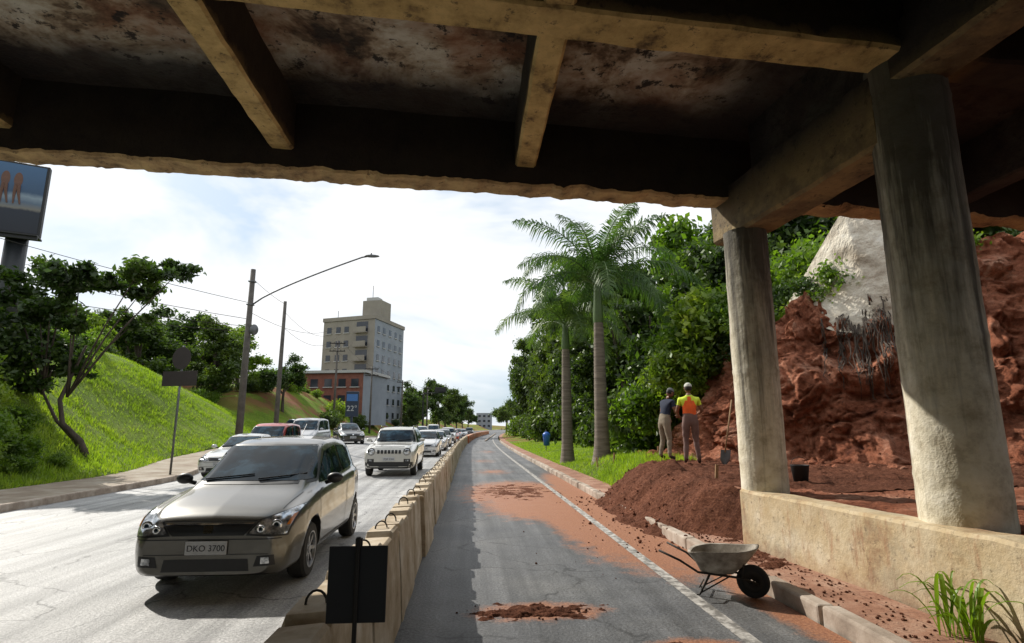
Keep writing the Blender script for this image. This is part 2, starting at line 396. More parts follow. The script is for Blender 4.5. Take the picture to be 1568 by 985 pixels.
sweep('pavement',lambda y:[(float(xLf(y))-.15,float(rise(float(xLf(y))-.5,y))+.14),(float(xLf(y))-1.2,float(rise(float(xLf(y))-.5,y))+.15),(float(xLf(y))-2.25,float(rise(float(xLf(y))-.5,y))+.16)],ysr,M_SIDEW)
def kerbR(y): return 3.0+float(cv(y))
mb=MB()
y=-6.
while y<70:
    L=.98; w=.16; j=random.uniform(-.02,.02)
    V,F=boxg((w,L,.32),(0,0,0),.025,Matrix.Rotation(random.uniform(-.02,.02),4,'Z'))
    mb.add([v+Vector((kerbR(y)+w/2+j+.012*noise.noise(v*6+Vector((0,y,0))),y+.5,-.01+.012*noise.noise(v*5+Vector((y,0,0))))) for v in V],F); y+=1.
mb.add(*boxg((.16,90,.3),(kerbR(92)+.0,115,-.01),.01,Matrix.Rotation(-.058,4,'Z')))
mb.obj('kerb_stones',M_KERB)
sweep('footpath',lambda y:[(3.158+float(cv(y)),.125),(3.45+float(cv(y)),.13),(3.8+float(cv(y)),.135)],ysr,M_SIDER)
sweep('lane_line',lambda y:[(2.16+float(cv(y)),.005),(2.29+float(cv(y)),.005)],ysr,M_PAINT)
mb=MB()
for k in range(3,30):
    y0=k*6.
    if y0>120: break
    for j in range(4):
        ya,yb=y0+j*.6,y0+(j+1)*.6
        mb.add([(x+float(cv(yy)),yy,float(rise(x+float(cv(yy)),yy))+.006) for x,yy in ((-4.95,ya),(-4.84,ya),(-4.84,yb),(-4.95,yb))],[(0,1,2,3)])
mb.obj('dashed_lane_marking',M_PAINT)
# ------------------------------------------------ barrier
mb=MB();y=.3;i=0
prof=[(-.27,0),(-.25,.10),(-.14,.30),(-.125,.74),(-.11,.79),(.08,.80),(.10,.78),(.13,.32),(.15,.0)]
while y<62:
    L=1.22;cx=-.72+float(cv(y))+random.uniform(-.02,.02);rz=random.uniform(-.018,.018);h=random.uniform(.98,1.025)
    V=[];n=len(prof);ends=[(0,.93),(.05,.94),(.07,1),(.34,1.005),(.38,.955),(.84,.95),(.88,1),(1.15,1),(1.17,.94),(L,.93)]
    for yy,sc in ends:
        for k,(a,b) in enumerate(prof):
            bb=b*h*(sc if b>.7 else 1)
            q=.008*fr(cx*3+k,(y+yy)*4,b*3)
            V.append((cx+a+yy*rz+q,y+yy,bb+(q if b>0 else 0)))
    F=[(j*n+k,j*n+k+1,(j+1)*n+k+1,(j+1)*n+k) for j in range(len(ends)-1) for k in range(n-1)]
    F+= [tuple(range(n))[::-1],tuple((len(ends)-1)*n+k for k in range(n))]
    mb.add(V,F,0)
    if y<40:
        for yy in (.2,1.02):
            if yy>1 and random.random()<.5: continue
            a=random.uniform(-.6,.6);r=.05
            pts=[(cx-.01+r*math.cos(t)*math.cos(a),y+yy+r*math.cos(t)*math.sin(a),.79+.02+r*1.2*math.sin(t)) for t in np.linspace(0,math.pi,9)]
            pts=[(pts[0][0],pts[0][1],.77)]+pts+[(pts[-1][0],pts[-1][1],.77)]
            mb.add(*tubeg(pts,.0065,6),1)
    y+=L+.03
mb.obj('concrete_barrier',[M_BARR,M_IRON])
M_ORANGE=plain('orange_plastic',(.5,.1,.02),.5)
mb=MB();y=62.
while y<150:
    mb.add(*boxg((.4,1.9,.8),(-.7+float(cv(y)),y,.4),.05),0 if int(y/2)%2 else 1); y+=2
mb.obj('plastic_barrier',[M_ORANGE,M_BARR])
g=grp('work_zone_sign',(-.475,2.62,0))
mb=MB();mb.add(*boxg((.25,.008,.31),(0,0,.99),.003));mb.add(*boxg((.03,.02,.035),(0,0,1.16),.004));mb.obj('panel',M_BLACK,g)
mb=MB();mb.add(*boxg((.018,.018,1.17),(0,-.016,.6),.003));mb.add(*boxg((.2,.02,.02),(0,.014,.88),.003));mb.add(*boxg((.2,.02,.02),(0,.014,1.08),.003));mb.add(*boxg((.16,.16,.03),(0,0,.015),.005));mb.obj('post',M_IRON,g)
# ------------------------------------------------ bridge
br=grp('overpass_bridge')
def beam(name,p0,p1,w,z0,z1,mat,amp=.006,seg=.12,ch=.03,rough=0):
    p0=Vector((*p0,0));p1=Vector((*p1,0));L=(p1-p0).length;n=max(2,int(L/seg));d=(p1-p0)/L;s=Vector((d.y,-d.x,0))
    sec=[(-w/2,z1),(-w/2,(z0+z1)/2),(-w/2,z0+ch),(-w/2+ch,z0),(-w/6,z0),(w/6,z0),(w/2-ch,z0),(w/2,z0+ch),(w/2,(z0+z1)/2),(w/2,z1)]
    V=[];m=len(sec)
    for i in range(n+1):
        c=p0+d*(L*i/n)
        for k,(a,z) in enumerate(sec):
            q=c+s*a
            e=Vector((fr(q.x*2.3,q.y*2.3,z*2.3),fr(q.x*2.3,q.y*2.3,z*2.3+9),fr(q.x*2.3+5,q.y*2.3,z*2.3)))*amp
            if rough:
                e.z+=rough*.35*fr(q.x*2.1,0,3,6,.7)*(1 if 2<=k<=7 else 0)
                if k in(2,3): e.z+=max(0,fr(q.x*1.7,0,7,6,.6)-.05)*rough*.6
            V.append((q.x+e.x,q.y+e.y,z+e.z if k not in(0,m-1) else z))
    F=[(i*m+k,i*m+(k+1),(i+1)*m+(k+1),(i+1)*m+k) for i in range(n) for k in range(m-1)]
    F+=[tuple(range(m)),tuple(n*m+k for k in range(m))[::-1],]
    F+=[(i*m,(i+1)*m,(i+1)*m+m-1,i*m+m-1) for i in range(n)]
    return mo(name,V,F,mat,br)
def ty(x,o): return o+.09*x
YB=-20
def slabf(u,v):
    x=-16+36*u; y0=-9;y1=ty(x,7.55);yy=lerp(y0,y1,v)
    return (x,yy,5.9+.02*fr(x*1.1,yy*1.1,2))
V,F=gridg(130,60,slabf);mo('deck_soffit',V,F,M_CEIL,br)
V=[(-26,YB,6.0),(24,YB,6.0),(24,ty(24,7.58),6.0),(-26,ty(-26,7.58),6.0)];V+=[(a,b,6.3) for a,b,c in V]  # unseen stretch behind the camera and leftward, added to block sky fill
mo('deck_slab',V,[(3,2,1,0),(4,5,6,7),(0,1,5,4),(1,2,6,5),(2,3,7,6),(3,0,4,7)],M_CEIL,br)
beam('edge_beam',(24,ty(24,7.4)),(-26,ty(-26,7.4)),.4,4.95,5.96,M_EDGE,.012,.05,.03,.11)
beam('parapet',(-26,ty(-26,7.5)),(24,ty(24,7.5)),.2,6.28,7.1,M_CONC)
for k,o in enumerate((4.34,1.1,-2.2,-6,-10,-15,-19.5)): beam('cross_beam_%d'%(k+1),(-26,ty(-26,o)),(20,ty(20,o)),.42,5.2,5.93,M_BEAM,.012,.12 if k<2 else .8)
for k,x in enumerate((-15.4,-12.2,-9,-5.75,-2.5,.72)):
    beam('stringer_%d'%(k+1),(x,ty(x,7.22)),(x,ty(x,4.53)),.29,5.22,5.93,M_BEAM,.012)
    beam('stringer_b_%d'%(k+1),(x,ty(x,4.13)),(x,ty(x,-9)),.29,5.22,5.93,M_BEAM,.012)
for k,x in enumerate((7.6,11)): beam('stringer_c_%d'%(k+1),(x,ty(x,7.22)),(x-.0,-9),.35,5.1,5.93,M_CEIL,.012)
def plx(y): return 4.0+(7.9-y)*.085
beam('pier_beam',(plx(8.35),8.05),(plx(4.9),4.9),.52,4.4,5.16,M_LONG,.015,.1,.04,.04)
beam('pier_beam_near',(plx(4.7)+.02,4.7),(plx(-8),-8),.5,4.95,5.5,M_LONG,.015,.12,.04)
beam('pier_beam_upper',(plx(7.1),7.15),(plx(-8),-8),.3,5.1,5.94,M_CEIL,.01)
def column(name,x,y,r,z0,z1):
    V=[];n=48;m=90
    for i in range(m+1):
        z=lerp(z0,z1,i/m)
        for k in range(n):
            th=2*math.pi*k/n; rr=r*(1+.025*fr(math.cos(th)*1.2,math.sin(th)*1.2,z*1.2+x)+.01*fr(math.cos(th)*5,math.sin(th)*5,z*6)) + (.007 if (z%1.2)<.05 else 0)
            V.append((x+rr*math.cos(th),y+rr*math.sin(th),z))
    F=[(i*n+k,i*n+(k+1)%n,(i+1)*n+(k+1)%n,(i+1)*n+k) for i in range(m) for k in range(n)]
    mo(name,V,F,M_COL,br,True)
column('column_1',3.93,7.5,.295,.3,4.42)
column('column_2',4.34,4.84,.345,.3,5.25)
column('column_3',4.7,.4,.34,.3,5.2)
def wallx(y): return 3.6+(7.55-y)*.088
V=[];n=60
for i in range(n+1):
    y=lerp(7.55,-6,i/n);x=wallx(y)
    for a,z in ((0,.0),(.0,.4),(.0,.81),(.025,.84),(.3,.84),(.3,.3)):
        V.append((x+a+.012*fr(y*2,z*3,1),y,z+(.02*fr(y*3,1,1) if z>.8 else 0)))
F=[(i*6+k,(i+1)*6+k,(i+1)*6+k+1,i*6+k+1) for i in range(n) for k in range(5)]+[(0,1,2,3,4,5)]
mo('retaining_wall',V,F,M_WALL)
def pn(x,y): return .80+.02*(x-4)+.035*fr(x*1.6,y*1.6,0)+.02*fr(x*7,y*7,2)
def plat(u,v):
    y=lerp(-4,8.3,v); x0=wallx(min(y,7.55))+.28; x=lerp(x0,16,u**1.5)
    return (x,y,pn(x,y)-(.02 if y>7.9 else 0))
V,F=gridg(110,120,plat);mo('soil_platform_ground',V,F,M_SOIL,smooth=True)
DX0=2.45
def dirt(u,v):
    y=lerp(7.3,16.2,v); x=lerp(DX0,12,u**1.35)
    e=.16*fr(x*1.1,y*1.1,5)
    edge=2.66+.8*float(ss(12.6,15.0,y))+.8*float(ss(9.3,7.6,y))
    ramp_=float(ss(edge-.1,edge+1.35,x+e))
    z=lerp(-.035,pn(x,y)+.012,ramp_)
    d=math.hypot((x-4.0)/1.2,(y-11.2)/1.7)
    z=max(z,1.08*(1-d)+.05*fr(x*3,y*3,1)-.02)
    d=math.hypot((x-4.0)/.6,(y-8.9)/.8); z=max(z,.75*(1-d)-.03)
    if x<5.5: z*=lerp(1,.2,float(ss(14.6,16.2,y)) if x<5 else 0)
    if z>.02 and (y>8.0 or x<4.6): z+=.04*fr(x*5,y*5,1)+.03*max(0,fr(x*14,y*14,3))
    return (x,y,z)
def dz(x,y): return dirt(((min(max(x,DX0),12)-DX0)/(12-DX0))**(1/1.35),(min(max(y,7.3),16.2)-7.3)/8.9)[2]
V,F=gridg(210,240,dirt);mo('dirt_pile',V,F,M_SOILD,smooth=True)
mb=MB()
for i in range(900):
    if i<420: x=random.gauss(3.0,.45);y=random.uniform(7.8,14)
    elif i<470: x=random.gauss(.65,.3);y=random.gauss(5.5,.11)
    elif i<490: x=random.gauss(1.7,.6);y=random.gauss(8.0,1.2)
    elif i<640: x=random.uniform(4.6,8);y=random.uniform(6.2,10)
    else: x=random.uniform(3.17,3.68);y=random.uniform(4.2,8.5)
    s=random.uniform(.005,.018)*(2. if i<120 else 1)
    if 3.0<x<3.75: z=.13
    elif x>=3.75: z=.8
    else: z=0
    if i<420: z=max(z if x<3.75 else 0,dz(x,y))
    if 490<=i<640: z=pn(x,y)
    M=Matrix.Rotation(random.random()*6,4,'Z')@Matrix.Rotation(random.random()*3,4,'X')
    mb.add(*ellg((x,y,z+s*.4),(s,s*random.uniform(.6,1),s*random.uniform(.5,.8)),M,6,4))
mb.obj('soil_clods',M_SOILD)
def spill(name,cx,cy,rx,ry,h,seed,z0=0):
    def f(u,v):
        a=u*2-1;b=v*2-1;x=cx+a*rx;y=cy+b*ry
        n=fr(x*2.8+seed,y*4.5,seed,6,.6)
        z=h*(.75-a*a-b*b*1.0)+h*1.5*n-.3*h
        z=min(z,h*1.6)
        if z>0:z+=.006*fr(x*22,y*22,1)
        e=max(abs(a),abs(b))
        return (x,y,z0+z-(e>.97)*.1-.002)
    V,F=gridg(90,60,f);mo(name,V,F,M_SOILD,smooth=True)
spill('soil_spill',.66,5.5,.7,.26,.026,1)
spill('soil_spill',1.2,15.4,1.2,2.0,.010,4)
spill('soil_spill',1.75,4.5,.4,.2,.014,9)
spill('soil_spill',3.5,7.0,.3,1.2,.03,12,.128)
# bank
pts=[Vector((20,7.2,0))]+[Vector((b,a,0)) for a,b in BX if a<20]+[Vector((5.95,17.2,0)),Vector((6.3,19.5,0))]
cum=[0]
for i in range(1,len(pts)): cum.append(cum[-1]+(pts[i]-pts[i-1]).length)
def cpt(t):
    s=t*cum[-1]
    for i in range(1,len(pts)):
        if s<=cum[i] or i==len(pts)-1:
            w=(s-cum[i-1])/(cum[i]-cum[i-1]);return pts[i-1].lerp(pts[i],w)
BH=lambda u:np.interp(u,[0,.35,.55,.7,.82,.92,1],[7.4,6.0,4.9,4.4,3.5,2.2,.8])
BK=lambda u:np.interp(u,[0,.5,.7,.85,1],[3.2,3.1,2.3,1.8,1.4])
def bank(u,v):
    p=cpt(u);q=cpt(min(1,u+.03));p0=cpt(max(0,u-.03));t=(q-p0).normalized();n=Vector((-t.y,t.x,0))
    if n.dot(Vector((-5,-8,0)))<0: n=-n
    Hh=BH(u);z=.6+Hh*v
    back=float(BK(u))*v+.16*math.sin(v*9+2*fr(p.x*.5,p.y*.5,0))
    w=Vector((noise.noise(Vector((p.x,p.y,z))),noise.noise(Vector((p.x+7,p.y,z))),noise.noise(Vector((p.x,p.y+7,z)))))
    a=Vector((p.x*.8,p.y*.8,z*1.0))+w*.35
    d1=noise.voronoi(a*1.15)[0];d2=noise.voronoi(a*3.1)[0];d3=noise.voronoi(a*7.5)[0]
    dsp=.45*noise.fractal(a,.85,2,4)+.30*(.55-d1[0])+.18*(.5-d2[0])+.10*(.5-d3[0])+.09*noise.fractal(a*6,.6,2.2,5)
    dsp-=.14*max(0,.12-(d1[1]-d1[0]))*4
    dsp*= (1-.3*ss(.9,1,v))
    r=p-n*back+n*dsp
    return (r.x,r.y,z+.14*noise.noise(a*2.6)*min(1,v*3)+.4*float(ss(.85,1,v))*fr(p.x*.8,p.y*.8,4))
V,F=gridg(460,170,bank);mo('earth_bank',V,F,M_SOIL,smooth=True)
mb=MB()
for i in range(260):
    p=cpt(random.uniform(.1,.95));s=random.uniform(.03,.2)*random.random()+.02
    x=p.x-random.uniform(-.1,.8);y=p.y-random.uniform(0,1.0)
    V,F=ellg((0,0,0),(s,s*random.uniform(.6,1),s*random.uniform(.5,.9)),Matrix.Rotation(random.random()*6,4,'Z')@Matrix.Rotation(random.random()*3,4,'X'),9,7)
    V=[v*(1+.35*noise.noise(v/s*1.3+Vector((i,0,0))))+Vector((x,y,.83+s*.25)) for v in V];mb.add(V,F)
mb.obj('soil_rubble',M_SOIL)
mb=MB()
for i in range(90):
    u=random.gauss(.575,.02);v0=random.uniform(.62,.98);L=random.uniform(.12,.32);P=[]
    for k in range(7):
        q=Vector(bank(min(.99,max(0,u+random.uniform(-.003,.003))),max(0,v0-L*k/6)));P.append(q+Vector((-.05,-.07,.02)))
    mb.add(*tubeg(P,[.018,.016,.014,.012,.01,.008,.005],5))
mb.obj('hanging_roots',M_BARK)
A=Vector((8.9,15.2,4.9));B=Vector((9.9,13.6,7.4));C=Vector((11.4,12.7,7.6));D=Vector((11.4,12.1,3.6));E=Vector((9.0,13.1,4.0))
def wing(u,v):
    lo=E.lerp(D,u);hi=(A.lerp(B,min(1,u*2.6)) if u<.385 else B.lerp(C,(u-.385)/.615))
    p=lo.lerp(hi,v); q=.06*fr(p.x*1.3,p.y,p.z*1.3,5,.7);return (p.x+q*.4,p.y+q,p.z)
V1,F1=gridg(90,60,wing);n=len(V1);nv=60
V2=[(x+.25,y+.35,z) for x,y,z in V1]
F=list(F1)+[tuple(i+n for i in f[::-1]) for f in F1]
for i in range(89): F+=[(i*nv+nv-1,(i+1)*nv+nv-1,(i+1)*nv+nv-1+n,i*nv+nv-1+n),(i*nv,i*nv+n,(i+1)*nv+n,(i+1)*nv)]
F+=[tuple([j for j in range(nv)]+[j+n for j in range(nv-1,-1,-1)])]
mo('wing_wall',V1+V2,F,M_CONC)
# ------------------------------------------------ foliage generators
def leaves(name,clumps,n,size,seed,flat=.8,up=.3):
    rg=np.random.default_rng(seed)
    C=np.array([c[:3] for c in clumps],float);R=np.array([c[3] for c in clumps],float)
    pr=R**1.7*rg.uniform(.4,1.3,len(R));pr/=pr.sum();idx=rg.choice(len(R),n,p=pr)
    d=rg.normal(size=(n,3))
    P=C[idx]+d*(R[idx]*.56)[:,None]*np.array([1,1,flat])
    nrm=rg.normal(size=(n,3))+d*.3+np.array([0,0,up]);nrm/=np.linalg.norm(nrm,axis=1)[:,None]
    a=np.cross(nrm,rg.normal(size=(n,3)));a/=np.linalg.norm(a,axis=1)[:,None];b=np.cross(nrm,a)
    s=size*rg.uniform(.6,1.4,n)[:,None]
    a=a*s;b=b*s*.5
    V=np.stack([P-a,P-b*1.0+a*.1,P+a,P+b*1.0+a*.1],1).reshape(-1,3)
    F=np.arange(n*4).reshape(-1,4)
    me=bpy.data.meshes.new(name);me.from_pydata(V.tolist(),[],F.tolist());me.update();return me
def subclumps(c,R,k,seed,fl=.75,rs=(.2,.42)):
    rg=random.Random(seed);o=[]
    for i in range(k):
        v=Vector((rg.gauss(0,1),rg.gauss(0,1),rg.gauss(0,1))).normalized()*R*rg.uniform(.35,1.05)
        o.append((c[0]+v.x,c[1]+v.y,c[2]+v.z*fl,R*rg.uniform(*rs)))
    return o
variants=[]
for s in range(5):
    rg=random.Random(40+s);H=10.;cl=[]
    for k in range(7):
        a=rg.random()*6.3;r=rg.uniform(.5,2.2)
        cl+=subclumps((r*math.cos(a),r*math.sin(a),rg.uniform(3.2,7.9)),rg.uniform(1.3,2.1),11,s*10+k)
    lm=leaves('crown_%d'%s,cl,13500,.165,s)
    mb=MB();mb.add(*tubeg([(0,0,-.5),(.1,.05,2),(.0,.2,4),(.1,.1,7)],[.24,.17,.12,.05],8))
    for k in range(9):
        c=cl[rg.randrange(len(cl))];z0=rg.uniform(2,4.5)
        mb.add(*tubeg([(.05,.1,z0),(c[0]*.45,c[1]*.45,lerp(z0,c[2],.6)),c[:3]],[.09,.06,.02],6))
    to=mo('tmp',mb.V,mb.F,M_BARK);tm=to.data;bpy.data.objects.remove(to)
    lb=lm.copy();lm.materials.append(M_LEAF);lb.materials.append(M_LEAFB)
    variants.append((tm,lm,lb))
bushes=[]
for s in range(3):
    cl=subclumps((0,0,.7),1.0,22,s+90,.7,(.25,.5))
    lm=leaves('bush_%d'%s,cl,4200,.09,s+60);lb=lm.copy();lm.materials.append(M_LEAF);lb.materials.append(M_LEAFB);bushes.append((lm,lb))
def tree(name,x,y,h,w=1.,bright=False,parent=None,z=None):
    v=variants[random.randrange(5)];s=h/9.5
    z=gz(x,y) if z is None else z
    g=grp(name,(x,y,z),random.random()*6.3,parent)
    inst('trunk',v[0],g,sc=(s*w,s*w,s));inst('foliage',v[2] if bright else v[1],g,sc=(s*w,s*w,s))
    return g
def bush(name,x,y,s,bright=False,parent=None,z=None,sz=None):
    b=bushes[random.randrange(3)];z=gz(x,y) if z is None else z
    return inst(name,b[1] if bright else b[0],parent,(x,y,z-.1),random.random()*6,(s,s,sz or s))
fo=grp('forest')
for x,y,h,w in [(11.5,30,12.5,1),(9.5,34,11.5,1),(13.5,26,12,1),(9.5,41,14,.9),(12,38,14,1),(8.8,49,14.5,.8),(11.5,52,15,1),(8.6,58,13.5,.75),(11,64,16,1),(8.2,70,13.5,.75),(10.5,78,15,.9),(9.5,88,14,.75),(12,96,16,.9),(10.5,110,14,.8),(14,125,15,1),(12,140,14,.9),(16,160,16,1.2),(16,24,10,1),(17,30,14,1.1),(18,40,14,1),(20,22,11,1.1),(9,27,8.5,.9),(15.5,20.5,8,1.1),(12.2,22.5,8.5,1),(18,18,8,1.2),(22,26,12,1.2),(7.9,45,8,.9),(8.3,37,8,1),(8.3,64,8,.8)]:
    tree('tree',x+float(cv(y))*.4,y,h,w,random.random()<.12,fo)
for i in range(56):
    y=random.uniform(19,95) if i<44 else random.uniform(18,26);x=random.uniform(7.6,10)+.3*float(cv(y))
    bush('shrub',x,y,random.uniform(1.4,2.3),random.random()<.1,fo)
fs=grp('bank_shrubs')
for i in range(34):
    u=random.uniform(.42,.93);q=Vector(bank(u,1.));
    bush('shrub',q.x+random.uniform(.1,1.0),q.y+random.uniform(.3,1.5),random.uniform(.35,.8),random.random()<.6,fs,z=q.z-.25)
for x,y,z,s in [(8.2,16.6,4.4,.9),(8.9,17.4,4.8,1.2),(9.9,17.0,5.2,1.2),(11,16.8,5.6,1.3),(12,17,6.2,1.4),(7.6,17.4,4.2,1.3),(6.9,18.2,3.3,1.3),(6.6,17,2.9,.9),(6.2,18.6,1.8,1.),(7.9,15.2,4.3,.6)]:
    bush('shrub',x,y,s,True,fs,z=z)
fl=grp('background_trees')
for x,y,h,w in [(-22,50,7.5,1.2),(-27,48,8,1.2),(-33,50,9,1.3),(-18,56,6.,1.1),(-40,52,9,1.3),(-24,60,7,1.2),(-31,62,8,1.3),(-37,66,10,1.3),(-46,60,10,1.4),(-50,45,9,1.3),(-36,40,7,1.2),(-43,38,8,1.2),(-28,42,5.5,1.1),(-30,54,8,1.3),(-25,54,7,1.3)]:
    tree('tree',x,y,h,w,random.random()<.45,fl)
for x,y,h,w in [(-9.2,112,12.,.95),(-6.4,118,11.5,.9),(-6.5,150,13,1),(-4,170,12,1),(-12,118,9,1),(-14,130,10,1),(-2.5,190,10,1),(12,190,12,1),(14,220,13,1.4),(-1,230,9,1.3),(-10.5,104,7,.9)]:
    tree('tree',x,y,h,w,False,fl)
for i in range(34):
    y=random.uniform(58,110);x=-12+float(cv(y))-random.uniform(2.5,16);bush('shrub',x,y,random.uniform(.7,1.6),random.random()<.5,fl)
g=grp('street_tree',(-12.9,20.6,gz(-12.9,20.6)))
z0=gz(-12.9,20.6)
cc=[(-10.7,7.2,.6),(-11.4,6.9,.8),(-12.3,6.5,.8),(-13.4,6.6,.9),(-14.6,6.8,1.0),(-16.,6.5,1.1),(-14.3,5.8,.8),(-15.7,4.8,1.1),(-16.8,4.4,1.1),(-14.7,4.1,.9),(-15.6,3.4,1.),(-13.9,3.7,.55),(-12.4,5.6,.6),(-13.4,5.1,.5),(-15.,5.5,.8)]
cl=[];mb=MB()
tr=[(0,0,-.2),(-.35,0,.5),(-.95,-.1,1.1),(-1.15,-.1,1.9),(-.9,0,2.9),(-.6,0,3.8)]
mb.add(*tubeg(tr,[.13,.1,.08,.07,.05,.035],9))
mb.add(*tubeg([(-.15,.1,-.2),(-.6,.15,.5),(-1.3,.1,1.2),(-1.9,.1,2.2)],[.09,.07,.055,.04],8))
for k,(x,z,r) in enumerate(cc):
    c=(x+12.9,random.uniform(-1.2,1.2),z-z0)
    cl+=subclumps(c,r*1.1,13,k+300,.5,(.14,.36))
    b=Vector((-1.0,0,2.0)) if x>-14.2 else Vector((-1.9,.1,2.1))
    m=b.lerp(Vector(c),.5)+Vector((0,0,.25));mb.add(*tubeg([b,m,c],[.04,.028,.012],6))
mb.obj('trunk',M_BARK,g,True)
lm=leaves('crown_near',cl,22000,.105,5,.6,.6);lm.materials.append(M_LEAF);inst('foliage',lm,g)
bs=grp('roadside_bushes')
for x,y,s,br_ in [(-12.6,15.4,.6,1),(-13.3,16.3,.7,1),(-14.2,17.3,.8,1),(-12.8,17.2,.5,1),(-15.2,18.,.9,1),(-15.9,19.5,1.1,0),(-13.9,18.6,.5,1),(-12.2,16.6,.35,1),(-12.3,18.2,.3,1),(-16.9,19,1.2,0),(-17.4,21,1.1,0)]:
    bush('shrub',x,y,s,bool(br_),bs)
for i in range(22):
    y=random.uniform(28,60);x=float(xLf(y))-2.2-random.uniform(8,12);bush('shrub',x,y,random.uniform(.4,1.),random.random()<.5,bs)
def blades(name,pts,hmin,hmax,seed):
    rg=random.Random(seed);V=[];F=[]
    for x,y in pts:
        z=gz(x,y)-.04
        for k in range(3):
            a=rg.random()*6.3;h=rg.uniform(hmin,hmax);w=.012+h*.05;dx,dy=math.cos(a)*w,math.sin(a)*w;l=rg.uniform(-.5,.5)*h;l2=rg.uniform(-.5,.5)*h
            ox,oy=rg.uniform(-.06,.06),rg.uniform(-.06,.06)
            b=len(V);V+=[(x+ox-dx,y+oy-dy,z),(x+ox+dx,y+oy+dy,z),(x+ox+l,y+oy+l2,z+h)];F.append((b,b+1,b+2))
    return mo(name,V,F,M_BLADE)
P=[]
while len(P)<24000:
    y=14+34*random.random()**1.4;x=float(xLf(y))-2.2-random.uniform(-.05,9)
    if fr(x*.6,y*.6,4)>-.25 or random.random()<.4: P.append((x,y))
blades('grass',P,.06,.22,1)
P=[]
while len(P)<11000:
    y=14.5+40*random.random()**1.6;x=3.75+float(cv(y))+random.uniform(0,5)
    P.append((x,y))
blades('lawn_grass',P,.05,.17,2)
mb=MB()
for i in range(3200):
    y=random.uniform(13.9,17.5);x=random.uniform(3.7,5.6)
    z=max(dz(x,y),gz(x,y))-.03
    a=random.random()*6.3;h=random.uniform(.06,.2);w=.014
    mb.add([(x-math.cos(a)*w,y-math.sin(a)*w,z),(x+math.cos(a)*w,y+math.sin(a)*w,z),(x+random.uniform(-.5,.5)*h,y+random.uniform(-.5,.5)*h,z+h)],[(0,1,2)])
mb.obj('grass_slope',M_BLADE)
# ------------------------------------------------ palms
def palm(x,y,z,ht,hs,r0,seed,L=3.3,nf=17):
    rg=random.Random(seed);g=grp('palm_tree',(x,y,z),0)
    prof=[]
    for i in range(80):
        t=i/79;r=r0*(1.1*math.exp(-t*12)+1.0-.3*t+.08*math.sin(t*3.1))+ (.014 if i%2 else 0);prof.append((r*.62,-.4+t*(ht+.4)))
    mb=MB();mb.add(*latheg(prof,18));mb.obj('trunk',M_PALMB,g,True)
    mb=MB();mb.add(*latheg([(r0*.46,ht-.02),(r0*.52,ht+.15),(r0*.4,ht+hs*.5),(r0*.28,ht+hs),(r0*.1,ht+hs+.3)],16));mb.obj('crownshaft',M_SHAFT,g,True)
    V=[];F=[];mr=MB()
    for f in range(nf):
        az=f*2.4+rg.uniform(-.25,.25);t=f/(nf-1)
        el=lerp(rad(84),rad(25),t**.75)+rg.uniform(-.1,.1);Lf=L*rg.uniform(.82,1.1)*(.85 if t<.15 else 1)
        bend=lerp(.95,2.15,t**.6)+rg.uniform(-.2,.2)
        p=Vector((0,0,ht+hs-.1-.35*t));P=[p.copy()];D=[];ns=24
        for i in range(ns):
            s=(i+.5)/ns;e=el-bend*s**1.25
            d=Vector((math.cos(az)*math.cos(e),math.sin(az)*math.cos(e),math.sin(e)));D.append(d);p=p+d*(Lf/ns);P.append(p.copy())
        mr.add(*tubeg(P,[lerp(.035,.006,i/ns) for i in range(ns+1)],5))
        side=Vector((-math.sin(az),math.cos(az),0))
        for i in range(4*ns):
            s=(i+.5)/(4*ns)
            if s<.1: continue
            k=min(ns-1,int(s*ns));q=P[k].lerp(P[k+1],s*ns-k);d=D[k]
            ll=.85*math.sin(math.pi*min(1,(s*.88+.1)))**.6*rg.uniform(.75,1.1)
            upv=side.cross(d)
            for sg in(-1,1):
                a=(side*sg*.8+d*.5+upv*rg.uniform(-.35,.45)).normalized()
                m=q+a*ll*.5+Vector((0,0,-.05*ll));e=q+a*ll*.82+Vector((0,0,-ll*rg.uniform(.3,.65)))
                w=d*.021
                b=len(V);V+=[q-w*.6,q+w*.6,m+w,m-w,e];F+=[(b,b+1,b+2,b+3),(b+3,b+2,b+4)]
    mr.obj('rachis',M_SHAFT,g,True);mo('fronds',V,F,M_PALM,g)
palm(4.6,19.8,gz(4.6,19.8),4.8,1.75,.38,3,4.2,22)
palm(4.2,24.6,gz(4.2,24.6),4.9,1.4,.38,8,3.5,17)
g=grp('weed_plant',(3.60,4.2,.13));mb=MB()
rg=random.Random(5)
for i in range(30):
    a=rg.random()*6.3;h=rg.uniform(.15,.52);o=rg.uniform(.1,.45);x0,y0=rg.uniform(-.1,.1),rg.uniform(-.1,.1)
    w=rg.uniform(.008,.02);px,py=-math.sin(a)*w,math.cos(a)*w;n=9;V=[];F=[]
    for k in range(n):
        t=k/(n-1);x=x0+math.cos(a)*o*t**1.5;y=y0+math.sin(a)*o*t**1.5;z=h*(t*1.6-1.0*t*t*t*(.6+o));ww=math.sin(math.pi*(t*.9+.08))**.7
        V+=[(x-px*ww,y-py*ww,z),(x,y,z-.004),(x+px*ww,y+py*ww,z)]
    F=[(3*k+j,3*k+j+1,3*k+4+j,3*k+3+j) for k in range(n-1) for j in(0,1)];mb.add(V,F)
mb.obj('leaves',M_BLADE,g)
